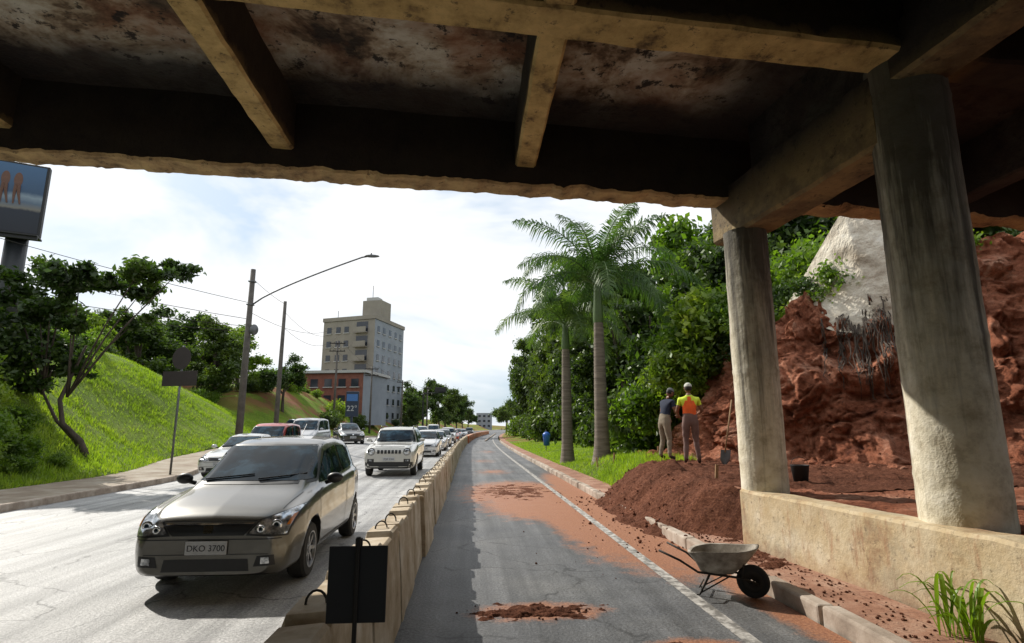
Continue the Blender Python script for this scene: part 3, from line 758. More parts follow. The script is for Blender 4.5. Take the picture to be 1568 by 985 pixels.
# ------------------------------------------------ cars
def chaikin(P,it=2):
    for _ in range(it):
        Q=[P[0]]
        for i in range(len(P)-1):
            a,b=P[i],P[i+1];Q+= [tuple(.75*p+.25*q for p,q in zip(a,b)),tuple(.25*p+.75*q for p,q in zip(a,b))]
        Q.append(P[-1]);P=Q
    return P
KIND={
'hatch':dict(L=3.85,W=1.68,wb=(.80,3.25),r=.295,
 top=[(0,.60),(.03,.70),(.10,.76),(.28,.83),(.55,.90),(.78,.95),(.90,.98),(1.80,1.44),(2.1,1.50),(2.7,1.525),(3.2,1.49),(3.5,1.42),(3.75,1.02),(3.85,.8)],belt=[(0,.6),(.3,.78),(.9,.89),(1.3,.93),(3.3,1.04),(3.85,1.0)],
 hw=[(0,.62),(.04,.70),(.15,.775),(.45,.825),(1,.84),(3.0,.84),(3.6,.78),(3.85,.64)],zb=[(0,.22),(.1,.18),(1,.2),(3.6,.22),(3.85,.32)],roof=.60),
'suv':dict(L=4.2,W=1.8,wb=(.82,3.4),r=.345,
 top=[(0,.82),(.03,.93),(.12,1.0),(.5,1.06),(1.15,1.10),(1.25,1.13),(1.85,1.58),(2.1,1.66),(3.0,1.69),(3.9,1.64),(4.1,1.3),(4.2,1.0)],belt=[(0,.82),(1.1,1.06),(4.2,1.14)],
 hw=[(0,.74),(.05,.81),(.15,.86),(.5,.895),(1,.9),(3.6,.9),(4.0,.87),(4.2,.78)],zb=[(0,.34),(.15,.26),(1,.27),(3.9,.28),(4.2,.4)],roof=.66),
'sedan':dict(L=4.3,W=1.72,wb=(.85,3.4),r=.30,
 top=[(0,.58),(.04,.66),(.15,.72),(.5,.82),(1.1,.92),(1.25,.95),(2.0,1.36),(2.4,1.43),(2.9,1.42),(3.5,1.12),(3.7,1.04),(4.2,1.0),(4.3,.8)],belt=[(0,.6),(1.1,.86),(3.5,.96),(4.3,.95)],
 hw=[(0,.56),(.05,.68),(.2,.78),(.5,.84),(1,.86),(3.6,.85),(4.1,.79),(4.3,.66)],zb=[(0,.24),(.1,.19),(1,.19),(4,.22),(4.3,.34)],roof=.57),
'van':dict(L=4.2,W=1.78,wb=(.8,3.45),r=.31,
 top=[(0,.72),(.04,.82),(.15,.9),(.6,1.02),(.95,1.12),(1.75,1.68),(2.1,1.8),(3.0,1.83),(3.9,1.78),(4.1,1.4),(4.2,1.0)],belt=[(0,.7),(.9,1.05),(4.2,1.12)],
 hw=[(0,.66),(.05,.76),(.2,.83),(.6,.88),(1,.89),(3.6,.89),(4.0,.86),(4.2,.76)],zb=[(0,.26),(.1,.2),(1,.2),(4,.22),(4.2,.34)],roof=.7)}
paints={}
def paint(c):
    if c not in paints: paints[c]=plain('car_paint_%d'%len(paints),c,.3,.5 if sum(c)<1.2 else .1,1.,.5,.04)
    return paints[c]
meshcache={}
def carbody(kind):
    K=KIND[kind];L=K['L'];ys=np.concatenate([np.linspace(0,.3,14)[:-1],np.linspace(.3,L-.3,74)[:-1],np.linspace(L-.3,L,12)])
    f=lambda key,y:np.interp(y,[a for a,b in K[key]],[b for a,b in K[key]])
    def sm(key,y):
        w=.05;q=[max(0,min(L,y+d)) for d in(-w,-w/2,0,w/2,w)];return float(sum(f(key,a) for a in q)/5) if .03<y<L-.05 else float(f(key,y))
    V=[];n=None
    for y in ys:
        t=sm('top',y);b=min(sm('belt',y),t-.03);w=sm('hw',y);zb=sm('zb',y);g=max(0,min(1,(t-b)/.42))
        wr=lerp(w*.80,K['roof'],g);zm=lerp(zb,b,.5)
        pts=[(0,zb),(w*.8,zb),(w*.95,zb+.04),(w*.985,zm-.06),(w,zm+.06),(w*.985,b-.09),(w*.955,b-.015),(w*.90,b+.01),(wr+.01,lerp(b+.02,t-.09,g)),(wr*.92,t-lerp(.012,.025,g)),(wr*.6,t),(0,t+.012)]
        P=chaikin(pts,2);P=[(x,z) for x,z in P];n=len(P)
        ring=P+[(-x,z) for x,z in P[-2:0:-1]];m=len(ring)
        V+=[(x,y,z) for x,z in ring]
    F=[(i*m+k,(i+1)*m+k,(i+1)*m+(k+1)%m,i*m+(k+1)%m) for i in range(len(ys)-1) for k in range(m)]
    F+=[tuple(range(m)),tuple((len(ys)-1)*m+k for k in range(m))[::-1]]
    o=mo('tmpbody',V,F,[M_TRIM,M_TRIM])
    bm=bmesh.new();bm.from_mesh(o.data);bmesh.ops.recalc_face_normals(bm,faces=bm.faces);bm.to_mesh(o.data);bm.free()
    R=K['r']+.055
    cs=[]
    for wy in K['wb']:
        for sg in(-1,1):
            Vc,Fc=latheg([(R,sg*(K['W']/2-.28)),(R,sg*(K['W']/2+.2))],36,'x',(0,wy,K['r']+.015))
            Fc=list(Fc)+[tuple(range(36)),tuple(range(36,72))[::-1]]
            c=mo('cut',Vc,Fc,M_TRIM)
            bm=bmesh.new();bm.from_mesh(c.data);bmesh.ops.recalc_face_normals(bm,faces=bm.faces);bm.to_mesh(c.data);bm.free()
            md=o.modifiers.new('b','BOOLEAN');md.object=c;md.operation='DIFFERENCE';md.solver='EXACT';cs.append(c)
    dg=bpy.context.evaluated_depsgraph_get();dg.update()
    me=bpy.data.meshes.new_from_object(o.evaluated_get(dg))
    for c in cs: bpy.data.objects.remove(c)
    bpy.data.objects.remove(o)
    bv=BVHTree.FromPolygons([v.co[:] for v in me.vertices],[tuple(p.vertices) for p in me.polygons])
    mi=[];sm_=[]
    for p in me.polygons:
        c=p.center;dk=False
        for wy in K['wb']:
            if math.hypot(c.y-wy,c.z-K['r']-.015)<R+.004 and abs(c.x)<K['W']/2*1.1: dk=True
        if c.z<.25 and abs(p.normal.z)>.8: dk=True
        mi.append(1 if dk else 0);sm_.append(not dk and len(p.vertices)<=8)
    me.materials.clear();me.materials.append(M_TRIM);me.materials.append(M_TRIM)
    me.polygons.foreach_set('material_index',mi);me.polygons.foreach_set('use_smooth',sm_)
    return me,bv
def car(name,x,y,color,kind='hatch',rz=0,z=None,hero=False):
    K=KIND[kind];L=K['L'];W=K['W']
    if kind not in meshcache: meshcache[kind]=carbody(kind)
    me,bv=meshcache[kind]
    if z is None: z=gz(x,y)
    g=grp(name,(x,y,z),rz)
    me2=me.copy();me2.materials[0]=paint(color);inst('body',me2,g)
    T=lambda key,yy:float(np.interp(yy,[a for a,b in K[key]],[b for a,b in K[key]]))
    out={}
    def patch(part,mat,q,axis,nu=12,nv=8,off=.006,sg=1):
        V=[];ok=[]
        for i in range(nu):
            for j in range(nv):
                u=i/(nu-1);v=j/(nv-1)
                a=lerp(lerp(q[0][0],q[1][0],u),lerp(q[3][0],q[2][0],u),v);b=lerp(lerp(q[0][1],q[1][1],u),lerp(q[3][1],q[2][1],u),v)
                if axis=='f': o,d=Vector((a*sg,-2,b)),Vector((0,1,0))
                elif axis=='s': o,d=Vector((3*sg,a,b)),Vector((-sg,0,0))
                else: o,d=Vector((a*sg,b,4)),Vector((0,0,-1))
                h=bv.ray_cast(o,d)
                if h[0] is None: V.append(o+d*2);ok.append(False)
                else:
                    nn=h[1] if h[1].dot(d)<0 else -h[1]
                    V.append(h[0]+nn*off-d*.001);ok.append(True)
        F=[]
        for i in range(nu-1):
            for j in range(nv-1):
                f=(i*nv+j,(i+1)*nv+j,(i+1)*nv+j+1,i*nv+j+1)
                if all(ok[k] for k in f) and max((Vector(V[f[0]])-Vector(V[k])).length for k in f)<.45: F.append(f)
        out.setdefault((part,mat),MB()).add(V,F)
    w0,w1={'hatch':(.92,1.78),'suv':(1.25,1.83),'sedan':(1.25,1.98),'van':(.97,1.75)}[kind]
    rf=K['roof'];z0=T('top',w0)+.03;z1=T('top',w1)-.015
    patch('windshield',M_TRIM,[(-W/2*.83,z0-.025),(W/2*.83,z0-.025),(rf*.96,z1+.014),(-rf*.96,z1+.014)],'f',22,12,.004)
    patch('windshield',M_GLASS,[(-W/2*.80,z0+.008),(W/2*.80,z0+.008),(rf*.925,z1-.006),(-rf*.925,z1-.006)],'f',22,12,.008)
    bz=lambda yy:T('belt',yy)+.045
    tz=lambda yy:T('top',yy)-.115
    ye=L-.55 if kind!='sedan' else 3.25
    mid=lerp(w1,ye,.42)+.05
    for sg in(-1,1):
        patch('side_windows',M_GLASS,[(w0+.42,bz(w0+.4)),(mid-.04,bz(mid)),(mid-.04,tz(mid)),(w1+.12,tz(w1+.12))],'s',12,7,.006,sg)
        patch('side_windows',M_GLASS,[(mid+.04,bz(mid)),(ye-.2,bz(ye)),(ye-.28,tz(ye-.28)),(mid+.04,tz(mid))],'s',12,7,.006,sg)
        if kind!='sedan': patch('side_windows',M_GLASS,[(ye-.13,bz(ye)),(ye+.12,bz(ye)+.04),(ye+.0,tz(ye)-.02),(ye-.21,tz(ye-.2))],'s',7,6,.006,sg)
        for yy,zl in((w0+.12,.36),(mid,.3),(ye-.12,.62)):
            patch('door_seams',M_TRIM,[(yy-.006,zl),(yy+.006,zl),(yy+.006,bz(yy)-.05),(yy-.006,bz(yy)-.05)],'s',2,12,.003,sg)
        patch('door_seams',M_TRIM,[(K['wb'][0]+K['r']+.12,.30),(K['wb'][1]-K['r']-.12,.30),(K['wb'][1]-K['r']-.12,.32),(K['wb'][0]+K['r']+.12,.32)],'s',14,2,.004,sg)
        for yy in(mid-.17,ye-.3): patch('door_handles',paint(color) if hero else M_TRIM,[(yy-.09,bz(yy)-.16),(yy+.07,bz(yy)-.16),(yy+.07,bz(yy)-.13),(yy-.09,bz(yy)-.13)],'s',5,3,.022,sg)
    if kind=='hatch' or kind=='sedan':
        hh=.035 if kind=='hatch' else 0
        for sg in(-1,1):
            patch('headlights',M_TRIM,[(.365,.585),(.745,.565),(.80,.80+hh),(.47,.705+hh*.6)],'f',16,12,.003,sg)
            patch('headlights',M_LENS,[(.39,.60),(.73,.582),(.785,.787+hh),(.485,.694+hh*.6)],'f',16,12,.009,sg)
            for cx_,cz_,rr in((.505,.645,.038),(.635,.67,.055)):
                h=bv.ray_cast(Vector((cx_*sg,-2,cz_)),Vector((0,1,0)))
                if h[0]:
                    V,F=latheg([(rr*.45,-.012),(rr*.5,-.016),(rr*.9,-.018),(rr,-.006)],16,'y',h[0]+Vector((0,-.008,0)));out.setdefault(('headlight_bulbs',M_CHROME),MB()).add(V,F)
                    V,F=latheg([(0,-.02),(rr*.45,-.018)],12,'y',h[0]+Vector((0,-.008,0)));out.setdefault(('headlight_glass',M_GLASS),MB()).add(V,F)
            patch('indicator',M_AMBER,[(.715,.66),(.745,.665),(.77,.76),(.745,.75)],'f',4,4,.014,sg)
            patch('fog_lights',M_TRIM,[(.46,.29),(.66,.30),(.65,.40),(.49,.39)],'f',8,6,.004,sg)
            patch('fog_lights',M_LENS,[(.53,.315),(.61,.32),(.61,.38),(.53,.375)],'f',5,5,.010,sg)
            patch('hood_edge',M_TRIM,[(.62,.30),(.628,.30),(.665,.88),(.657,.88)],'t',2,16,.003,sg)
        patch('grille',M_TRIM,[(-.345,.585),(.345,.585),(.44,.69),(-.44,.69)],'f',18,6,.004)
        patch('grille_bar',M_TRIM,[(-.36,.618),(.36,.618),(.37,.63),(-.37,.63)],'f',18,3,.012)
        patch('grille_chrome',M_CHROME,[(-.42,.685),(.42,.685),(.425,.695),(-.425,.695)],'f',18,2,.010)
        patch('badge',M_CHROME,[(-.04,.61),(.04,.61),(.05,.675),(-.05,.675)],'f',6,6,.02)
        patch('lower_intake',M_TRIM,[(-.42,.25),(.42,.25),(.40,.365),(-.40,.365)],'f',18,6,.004)
        patch('bumper_seam',M_TRIM,[(-.70,.545),(.70,.545),(.70,.555),(-.70,.555)],'f',30,2,.004)
        patch('bumper_seam',M_TRIM,[(-.60,.405),(.60,.405),(.60,.412),(-.60,.412)],'f',30,2,.004)
        patch('hood_seam',M_TRIM,[(-.45,.712),(.45,.712),(.45,.719),(-.45,.719)],'f',20,2,.004)
        pz=.475
    elif kind=='suv':
        for sg in(-1,1):
            V,F=latheg([(.105,.05),(.118,-.005),(.125,-.002),(.13,.05)],22,'y',(.60*sg,-.004,.84));out.setdefault(('headlight_rims',M_TRIM),MB()).add(V,F)
            V,F=latheg([(0,-.012),(.07,-.01),(.10,0),(.105,.05)],20,'y',(.60*sg,-.002,.84));out.setdefault(('headlights',M_LENS),MB()).add(V,F)
            patch('fog_lights',M_TRIM,[(.5,.5),(.72,.5),(.72,.6),(.5,.6)],'f',6,5,.006,sg)
            patch('fog_lights',M_LENS,[(.56,.52),(.66,.52),(.66,.58),(.56,.58)],'f',5,5,.012,sg)
        for k in range(7):
            xx=-.36+k*.12;patch('grille_slots',M_TRIM,[(xx-.042,.775),(xx+.042,.775),(xx+.042,.895),(xx-.042,.895)],'f',4,6,.008)
        patch('lower_intake',M_TRIM,[(-.80,.27),(.80,.27),(.80,.5),(-.80,.5)],'f',22,6,.005)
        patch('skid_plate',M_STEEL,[(-.3,.29),(.3,.29),(.34,.36),(-.34,.36)],'f',8,3,.012)
        patch('hood_panel',M_TRIM,[(-.5,1.00),(.5,1.00),(.5,1.01),(-.5,1.01)],'f',14,2,.004)
        pz=.6
    else:
        for sg in(-1,1): patch('headlights',M_LENS,[(.45,.68),(.78,.7),(.80,.88),(.5,.82)],'f',10,7,.006,sg)
        patch('grille',M_TRIM,[(-.4,.68),(.4,.68),(.4,.78),(-.4,.78)],'f',12,5,.005)
        patch('lower_intake',M_TRIM,[(-.6,.3),(.6,.3),(.55,.42),(-.55,.42)],'f',14,5,.005);pz=.54
    for (part,mat),m_ in out.items(): m_.obj(part,mat,g,True)
    h=bv.ray_cast(Vector((0,-2,pz)),Vector((0,1,0)));py=h[0].y if h[0] else 0
    mb=MB();mb.add(*boxg((.40,.012,.13),(0,py-.02,pz),.004));mb.obj('number_plate',M_PLATE,g)
    cu=bpy.data.curves.new('plate_text','FONT');cu.body='DKO 3700' if hero else 'FQR 2184';cu.size=.082;cu.align_x='CENTER';cu.extrude=.001;cu.materials.append(M_TRIM)
    to=bpy.data.objects.new('plate_text',cu);scene.collection.objects.link(to);to.parent=g;to.location=(0,py-.029,pz-.03);to.rotation_euler=(rad(90),0,0)
    mb=MB()
    for sg in(-1,1):
        mb.add(*ellg((sg*(W/2+.07),w0+.42,T('belt',w0)+.14),(.10,.055,.065)),0)
        mb.add(*tubeg([(sg*(W/2-.05),w0+.46,T('belt',w0)+.08),(sg*(W/2+.05),w0+.44,T('belt',w0)+.11)],.025,8),1)
    mb.obj('mirrors',[paint(color) if kind!='hatch' else M_TRIM,M_TRIM],g,True)
    def wsurf(x_,z_):
        h=bv.ray_cast(Vector((x_,-2,z_)),Vector((0,1,0)));return h[0]+Vector((0,-.022,.012)) if h[0] else Vector((x_,w0,z_))
    mb=MB()
    for a,b in((-.52,.02),(.1,.6)): mb.add(*tubeg([wsurf(lerp(a,b,t),z0+.02+.05*t) for t in(0,.33,.66,1)],.009,6))
    mb.obj('wipers',M_TRIM,g)
    mb=MB();r=K['r']
    for wy in K['wb']:
        for sg in(-1,1):
            xo=sg*(W/2-.035);c=(xo,wy,r)
            mb.add(*latheg([(r*.62,0),(r*.66,.004*sg),(r*.93,.0),(r,-.03*sg),(r,-.16*sg),(r*.93,-.19*sg),(r*.6,-.19*sg)],32,'x',c),0)
            mb.add(*latheg([(r*.66,.006*sg),(r*.62,-.012*sg),(r*.60,-.05*sg),(0.02,-.07*sg)],32,'x',c),2)
            mb.add(*latheg([(r*.665,.008*sg),(r*.61,.006*sg),(r*.585,-.03*sg)],32,'x',c),1)
            for k in range(7):
                a=2*math.pi*k/7;d=Vector((0,math.cos(a),math.sin(a)));cc_=Vector(c)
                n_=Vector((0,-math.sin(a),math.cos(a)))*.022
                p0=cc_+Vector((-.02*sg,0,0))+d*.03;p1=cc_+Vector((-.008*sg,0,0))+d*r*.62
                mb.add([p0-n_,p0+n_,p1+n_*.8,p1-n_*.8,p0-n_-Vector((.03*sg,0,0)),p0+n_-Vector((.03*sg,0,0)),p1+n_*.8-Vector((.03*sg,0,0)),p1-n_*.8-Vector((.03*sg,0,0))],[(0,1,2,3),(4,5,6,7),(0,3,7,4),(1,2,6,5)],1)
            mb.add(*latheg([(.0,-.008*sg),(.045,-.01*sg),(.05,-.04*sg)],14,'x',c),1)
    mb.obj('wheels',[M_TYRE,M_RIM,M_TRIM],g,False)
    if kind=='hatch':
        mb=MB();mb.add(*tubeg([(.0,L-.9,T('top',L-.9)+.01),(0,L-.65,T('top',L-.9)+.2)],.004,5));mb.obj('antenna',M_TRIM,g)
    if kind=='suv':
        mb=MB()
        for sg in(-1,1):mb.add(*tubeg([(sg*.6,2.0,1.62),(sg*.6,2.15,1.72),(sg*.6,3.6,1.72),(sg*.6,3.75,1.64)],.018,8))
        mb.obj('roof_rails',M_TRIM,g,True)
    return g
car('hatchback_car',-2.6,6.12,(.105,.10,.085),'hatch',0,0,True)
car('suv_car',-2.75,19.9,(.5,.49,.45),'suv')
car('sedan_car',-8.1,19.4,(.55,.55,.53),'sedan')
car('van_car',-8.9,24.4,(.38,.03,.03),'van')
car('hatchback_car',-9.3,31.5,(.42,.43,.45),'van')
car('sedan_car',-2.6,33,(.6,.6,.6),'hatch')
car('sedan_car',-2.55,41.5,(.55,.55,.56),'sedan')
car('hatchback_car',-2.5,50,(.3,.31,.33),'hatch')
car('suv_car',-2.4,60,(.6,.6,.6),'suv')
car('sedan_car',-2.2,71,(.35,.05,.04),'sedan')
car('hatchback_car',-2.,84,(.5,.5,.52),'hatch')
car('sedan_car',-7.6,38,(.02,.022,.025),'sedan',.35,.55)
car('sedan_car',-11.8,44.5,(.04,.06,.1),'sedan',.8,.9)
car('sedan_car',-5.4,62,(.5,.5,.5),'sedan')
car('van_car',-5.0,76,(.6,.6,.6),'van')
car('sedan_car',-1.3,98,(.6,.6,.6),'sedan');car('suv_car',-.2,112,(.1,.1,.11),'suv')
# ------------------------------------------------ wheelbarrow
M_TRAY=noisy('cement_stained_metal',[(.3,(.12,.095,.07)),(.5,(.28,.245,.2)),(.7,(.46,.42,.36))],6,.8,.4,.006,40,world=False)
g=grp('wheelbarrow',(2.56,5.9,0),rad(-30),None,.82)
def ring(cx,hx,hy,z,n=28,p=4.,tilt=0):
    o=[]
    for k in range(n):
        t=2*math.pi*k/n;c,s=math.cos(t),math.sin(t)
        xx=hx*math.copysign(abs(c)**(2/p),c);yy=hy*math.copysign(abs(s)**(2/p),s)
        yy*=1-.18*max(0,xx/hx)
        o.append((cx+xx,yy,z+tilt*c))
    return o
V=[];n=28
for q in [ring(.04,.38,.27,.54,tilt=.05),ring(.04,.415,.30,.545,tilt=.05),ring(.04,.41,.295,.53,tilt=.05),ring(0,.30,.22,.39),ring(-.04,.2,.16,.27),ring(-.04,.19,.15,.262)]: V+=q
Vi=[]
for q in [ring(.04,.38,.27,.54,tilt=.05),ring(0,.285,.205,.40),ring(-.04,.18,.14,.29),ring(-.04,.01,.01,.285)]: Vi+=q
mb=MB();mb.add(V,[(i*n+k,i*n+(k+1)%n,(i+1)*n+(k+1)%n,(i+1)*n+k) for i in range(5) for k in range(n)]+[tuple(5*n+k for k in range(n))])
mb.add(Vi,[(i*n+k,i*n+(k+1)%n,(i+1)*n+(k+1)%n,(i+1)*n+k) for i in range(3) for k in range(n)]);mb.obj('tray',M_TRAY,g,True)
mb=MB()
for s in(-1,1):
    mb.add(*tubeg([(.42,s*.05,.17),(.25,s*.11,.235),(-.25,s*.17,.265),(-.45,s*.25,.40),(-.70,s*.27,.50)],.014,8))
    mb.add(*tubeg([(-.12,s*.15,.25),(-.24,s*.19,.02),(-.28,s*.19,.01)],.013,8))
    mb.add(*tubeg([(-.24,s*.19,.03),(.1,s*.14,.24)],.009,6))
    mb.add(*tubeg([(.25,s*.12,.24),(.28,s*.14,.42)],.01,6))
mb.add(*tubeg([(-.24,-.19,.1),(-.24,.19,.1)],.01,6));mb.add(*tubeg([(.36,-.08,.17),(.36,.08,.17)],.012,6));mb.obj('frame',M_IRON,g,True)
mb=MB();mb.add(*latheg([(.12,-.03),(.165,-.045),(.185,-.03),(.19,0),(.185,.03),(.165,.045),(.12,.03)],26,'y',(.36,0,.19)),0);mb.add(*latheg([(.12,-.02),(.03,-.03),(.03,.03),(.12,.02)],18,'y',(.36,0,.19)),1);mb.obj('wheel',[M_TYRE,M_IRON],g,True)
# ------------------------------------------------ bucket, stakes, shovel, bin
g=grp('bucket',(5.0,8.45,pn(5,8.45)));mb=MB();mb.add(*latheg([(0,.0),(.1,0),(.13,.24),(.137,.25),(.125,.25),(.1,.03),(0,.03)],22));mb.add(*tubeg([(.13*math.cos(t),.0,.25+.02+.1*math.sin(t)) for t in np.linspace(0,math.pi,9)],.004,5));mb.obj('pail',M_BLACK,g,True)
M_WOOD=noisy('timber',[(.3,(.2,.11,.05)),(.7,(.42,.27,.14))],4,.8,.2,.005,30,stretch=(1,1,.2))
for x,y,z,h,t in [(4.05,9.3,.45,.6,.1),(4.35,17.2,.3,.6,.05),(4.15,18.6,.2,.5,-.1),(5.6,16.8,.5,.6,.0),(5.7,11.4,.8,.55,.2)]:
    mb=MB();mb.add(*boxg((.05,.03,h),(0,0,h/2),.004,Matrix.Rotation(t,4,'Y')));o=mb.obj('wooden_stake',M_WOOD);o.location=(x,y,z)
g=grp('shovel',(5.35,11.75,dz(5.35,11.75)+.02));mb=MB();mb.add(*tubeg([(0,0,.25),(.28,.12,1.35)],.016,8));mb.obj('handle',M_WOOD,g,True)
def bl(u,v):
    w=.11*(1-.6*max(0,.35-v)/.35);a=(u-.5)*2*w;return (a-.02+.06*v,-.02+.03*(u-.5)**2*4+.03*v,.0+.3*v)
V,F=gridg(7,8,bl);mo('blade',V,F,M_STEEL,g,True)
M_BLUE=plain('blue_plastic',(.02,.11,.42),.4)
g=grp('waste_bin',(4.62,34.5,gz(4.62,34.5)));mb=MB();mb.add(*latheg([(0,.35),(.18,.35),(.23,.95),(.24,1.0),(.2,1.08),(.1,1.16),(0,1.18)],20));mb.obj('bin',M_BLUE,g,True)
mb=MB();mb.add(*tubeg([(0,.25,0),(0,.25,1.3)],.03,8));mb.obj('post',M_STEEL,g)
# ------------------------------------------------ workers
M_SKIN=plain('skin',(.2,.095,.055),.55)
M_NAVY=plain('navy_cloth',(.012,.018,.04),.9)
M_BEIGE=plain('beige_trousers',(.22,.18,.13),.9)
M_BRN=plain('brown_trousers',(.17,.10,.085),.9)
M_HIVO=plain('orange_cloth',(.85,.13,.02),.8);M_HIVY=plain('yellow_cloth',(.62,.75,.05),.8)
M_BOOT=plain('boots',(.03,.02,.015),.7);M_CAP1=plain('cap_grey',(.12,.12,.13),.8);M_CAP2=plain('cap_pale',(.5,.5,.44),.8);M_HAIR=plain('hair',(.012,.009,.007),.7)
def worker(name,loc,rz,shirt,low,pants,cap,larm,rarm,lean=0,head=(0,0),sc=1,legs=None):
    g=grp(name,loc,rz,scale=sc)
    mats=[M_SKIN,shirt,low,pants,M_BOOT]
    def L_(p):
        if p[2]<=.95: return Vector(p)
        return Vector((p[0],p[1]-(p[2]-.95)*math.sin(lean),.95+(p[2]-.95)*math.cos(lean)))
    legs=legs or [((.105,-.03,.50),(.13,.05,.10),(.14,-.10,.04)),((-.11,-.05,.50),(-.15,.0,.10),(-.17,-.15,.04))]
    J=[(0,0,.96),(0,0,1.08),(0,0,1.24),(0,.0,1.38),(0,0,1.47),(0,-.01,1.56)];Rr=[(.155,.115),(.145,.105),(.165,.115),(.155,.105),(.062,.062),(.055,.06)]
    J=[L_(p) for p in J];E=[(0,1),(1,2),(2,3),(3,4),(4,5)];EM=[3,2,2 if low!=shirt else 1,1,0];R=list(Rr)
    def addj(p,r): J.append(Vector(p));R.append((r,r) if not isinstance(r,tuple) else r);return len(J)-1
    for s,(kn,an,to) in zip((1,-1),legs):
        h=addj((s*.095,0,.88),(.10,.105));k=addj(kn,.066);c=addj(Vector(kn).lerp(Vector(an),.35),.063);a=addj(an,.045);t=addj(to,(.045,.035))
        E+=[(0,h),(h,k),(k,c),(c,a),(a,t)];EM+=[3,3,3,3,4]
    wr=[]
    for s,(el,wi,hd) in zip((1,-1),(larm,rarm)):
        el=L_(el);wi=L_(wi)
        sh=addj(L_((s*.185,0,1.40)),.062);m=addj(L_((s*.185,0,1.40)).lerp(Vector(el),.5),.052);e=addj(el,.042);w=addj(wi,.027)
        E+=[(3,sh),(sh,m),(m,e),(e,w)];EM+=[1,1,0,0];wr.append((Vector(wi),Vector(hd).normalized(),s))
    me=bpy.data.meshes.new('b');me.from_pydata(J,E,[]);o=bpy.data.objects.new('b',me);scene.collection.objects.link(o)
    md=o.modifiers.new('s','SKIN');md.use_smooth_shade=True
    for i,sv in enumerate(me.skin_vertices[0].data): sv.radius=R[i];sv.use_root=(i==0)
    sb=o.modifiers.new('u','SUBSURF');sb.levels=2;sb.render_levels=2
    dg=bpy.context.evaluated_depsgraph_get();dg.update();m2=bpy.data.meshes.new_from_object(o.evaluated_get(dg));bpy.data.objects.remove(o)
    m2.materials.clear()
    for m_ in mats: m2.materials.append(m_)
    for p in m2.polygons:
        c=p.center;best=9;bi=0
        for (a,b),mm in zip(E,EM):
            A_,B_=J[a],J[b];d=B_-A_;t=max(0,min(1,(c-A_).dot(d)/d.length_squared));q=(c-A_-d*t).length-.5*(R[a][0]*(1-t)+R[b][0]*t)
            if q<best:best=q;bi=mm
        p.material_index=bi;p.use_smooth=True
    for v in m2.vertices:
        v.co+=v.normal*.012*noise.noise(Vector((v.co.x*9,v.co.y*9,v.co.z*14)))
    inst('body',m2,g)
    hc=L_((0,-.02,1.645));RH=Matrix.Rotation(head[1],4,'Z')@Matrix.Rotation(head[0]+lean*.6,4,'X')
    def hp(v): return hc+RH@Vector(v)
    mb=MB();V,F=ellg((0,0,0),(.075,.092,.112),None,20,14)
    V=[Vector((v.x*(1-.18*max(0,-v.z/.11)),v.y-(.012 if v.z<-.04 and v.y<0 else 0),v.z)) for v in V];mb.add([hp(v) for v in V],F,0)
    for q,s_ in (((0,-.098,-.012),(.012,.018,.022)),((.077,.0,-.005),(.009,.018,.03)),((-.077,0,-.005),(.009,.018,.03))):
        V,F=ellg(q,s_,None,8,6);mb.add([hp(v) for v in V],F,0)
    for s in(-1,1): V,F=ellg((s*.028,-.084,.012),(.012,.008,.006),None,8,5);mb.add([hp(v) for v in V],F,2)
    V,F=ellg((0,-.088,-.055),(.024,.008,.007),None,8,5);mb.add([hp(v) for v in V],F,3)
    V,F=ellg((0,.018,.012),(.079,.085,.10),None,16,10);mb.add([hp(v) for v in V],F,2)
    V=[];F=[];n=20
    for i in range(8):
        ph=math.pi/2*i/7
        for k in range(n):
            t=2*math.pi*k/n;V.append(hp((.084*math.cos(ph)*math.cos(t),.004+.10*math.cos(ph)*math.sin(t),.035+.092*math.sin(ph))))
    F=[(i*n+k,i*n+(k+1)%n,(i+1)*n+(k+1)%n,(i+1)*n+k) for i in range(7) for k in range(n)];mb.add(V,F,1)
    V,F=gridg(9,4,lambda u,v:hp(((u-.5)*.15*(1-.25*v*v),-.085-.075*v*(1-.5*(2*u-1)**2),.04-.02*v-.02*(2*u-1)**2)));mb.add(V,F,1)
    mb.obj('head',[M_SKIN,cap,M_HAIR,plain('lips',(.16,.06,.045),.5)],g,True)
    mb=MB()
    for w,d,s in wr:
        side=d.cross(Vector((0,0,1)));side=side.normalized() if side.length>.1 else Vector((0,1,0))
        nrm=side.cross(d).normalized();M=Matrix((side,nrm,d)).transposed().to_4x4()
        mb.add(*ellg(w+d*.05,(.04,.016,.052),M,12,8))
        for k,(o_,l) in enumerate(((-.028,.07),(-.01,.08),(.01,.075),(.028,.06))):
            p=w+d*.085+side*o_;p1=p+d*l*.45-nrm*.01;p2=p1+d*l*.25-nrm*.022;p3=p2+d*l*.05-nrm*.022
            mb.add(*tubeg([p,p1,p2,p3],[.009,.0085,.008,.006],7))
        p=w+d*.03+side*-.034;mb.add(*tubeg([p,p+d*.025-side*.02-nrm*.005,p+d*.05-side*.022-nrm*.016],[.011,.010,.007],7))
    mb.obj('hands',M_SKIN,g,True)
    return g
zA=dz(4.97,12.6);zB=dz(4.85,14.0)
worker('hi_vis_worker',(4.97,12.6,zA-.01),rad(165),M_HIVY,M_HIVO,M_BRN,M_CAP2,((.26,-.05,1.15),(.22,-.27,1.06),(.0,-1,-.1)),((-.27,-.04,1.15),(-.2,-.26,1.08),(.2,-1,-.2)),.06,(0,.2),1.03)
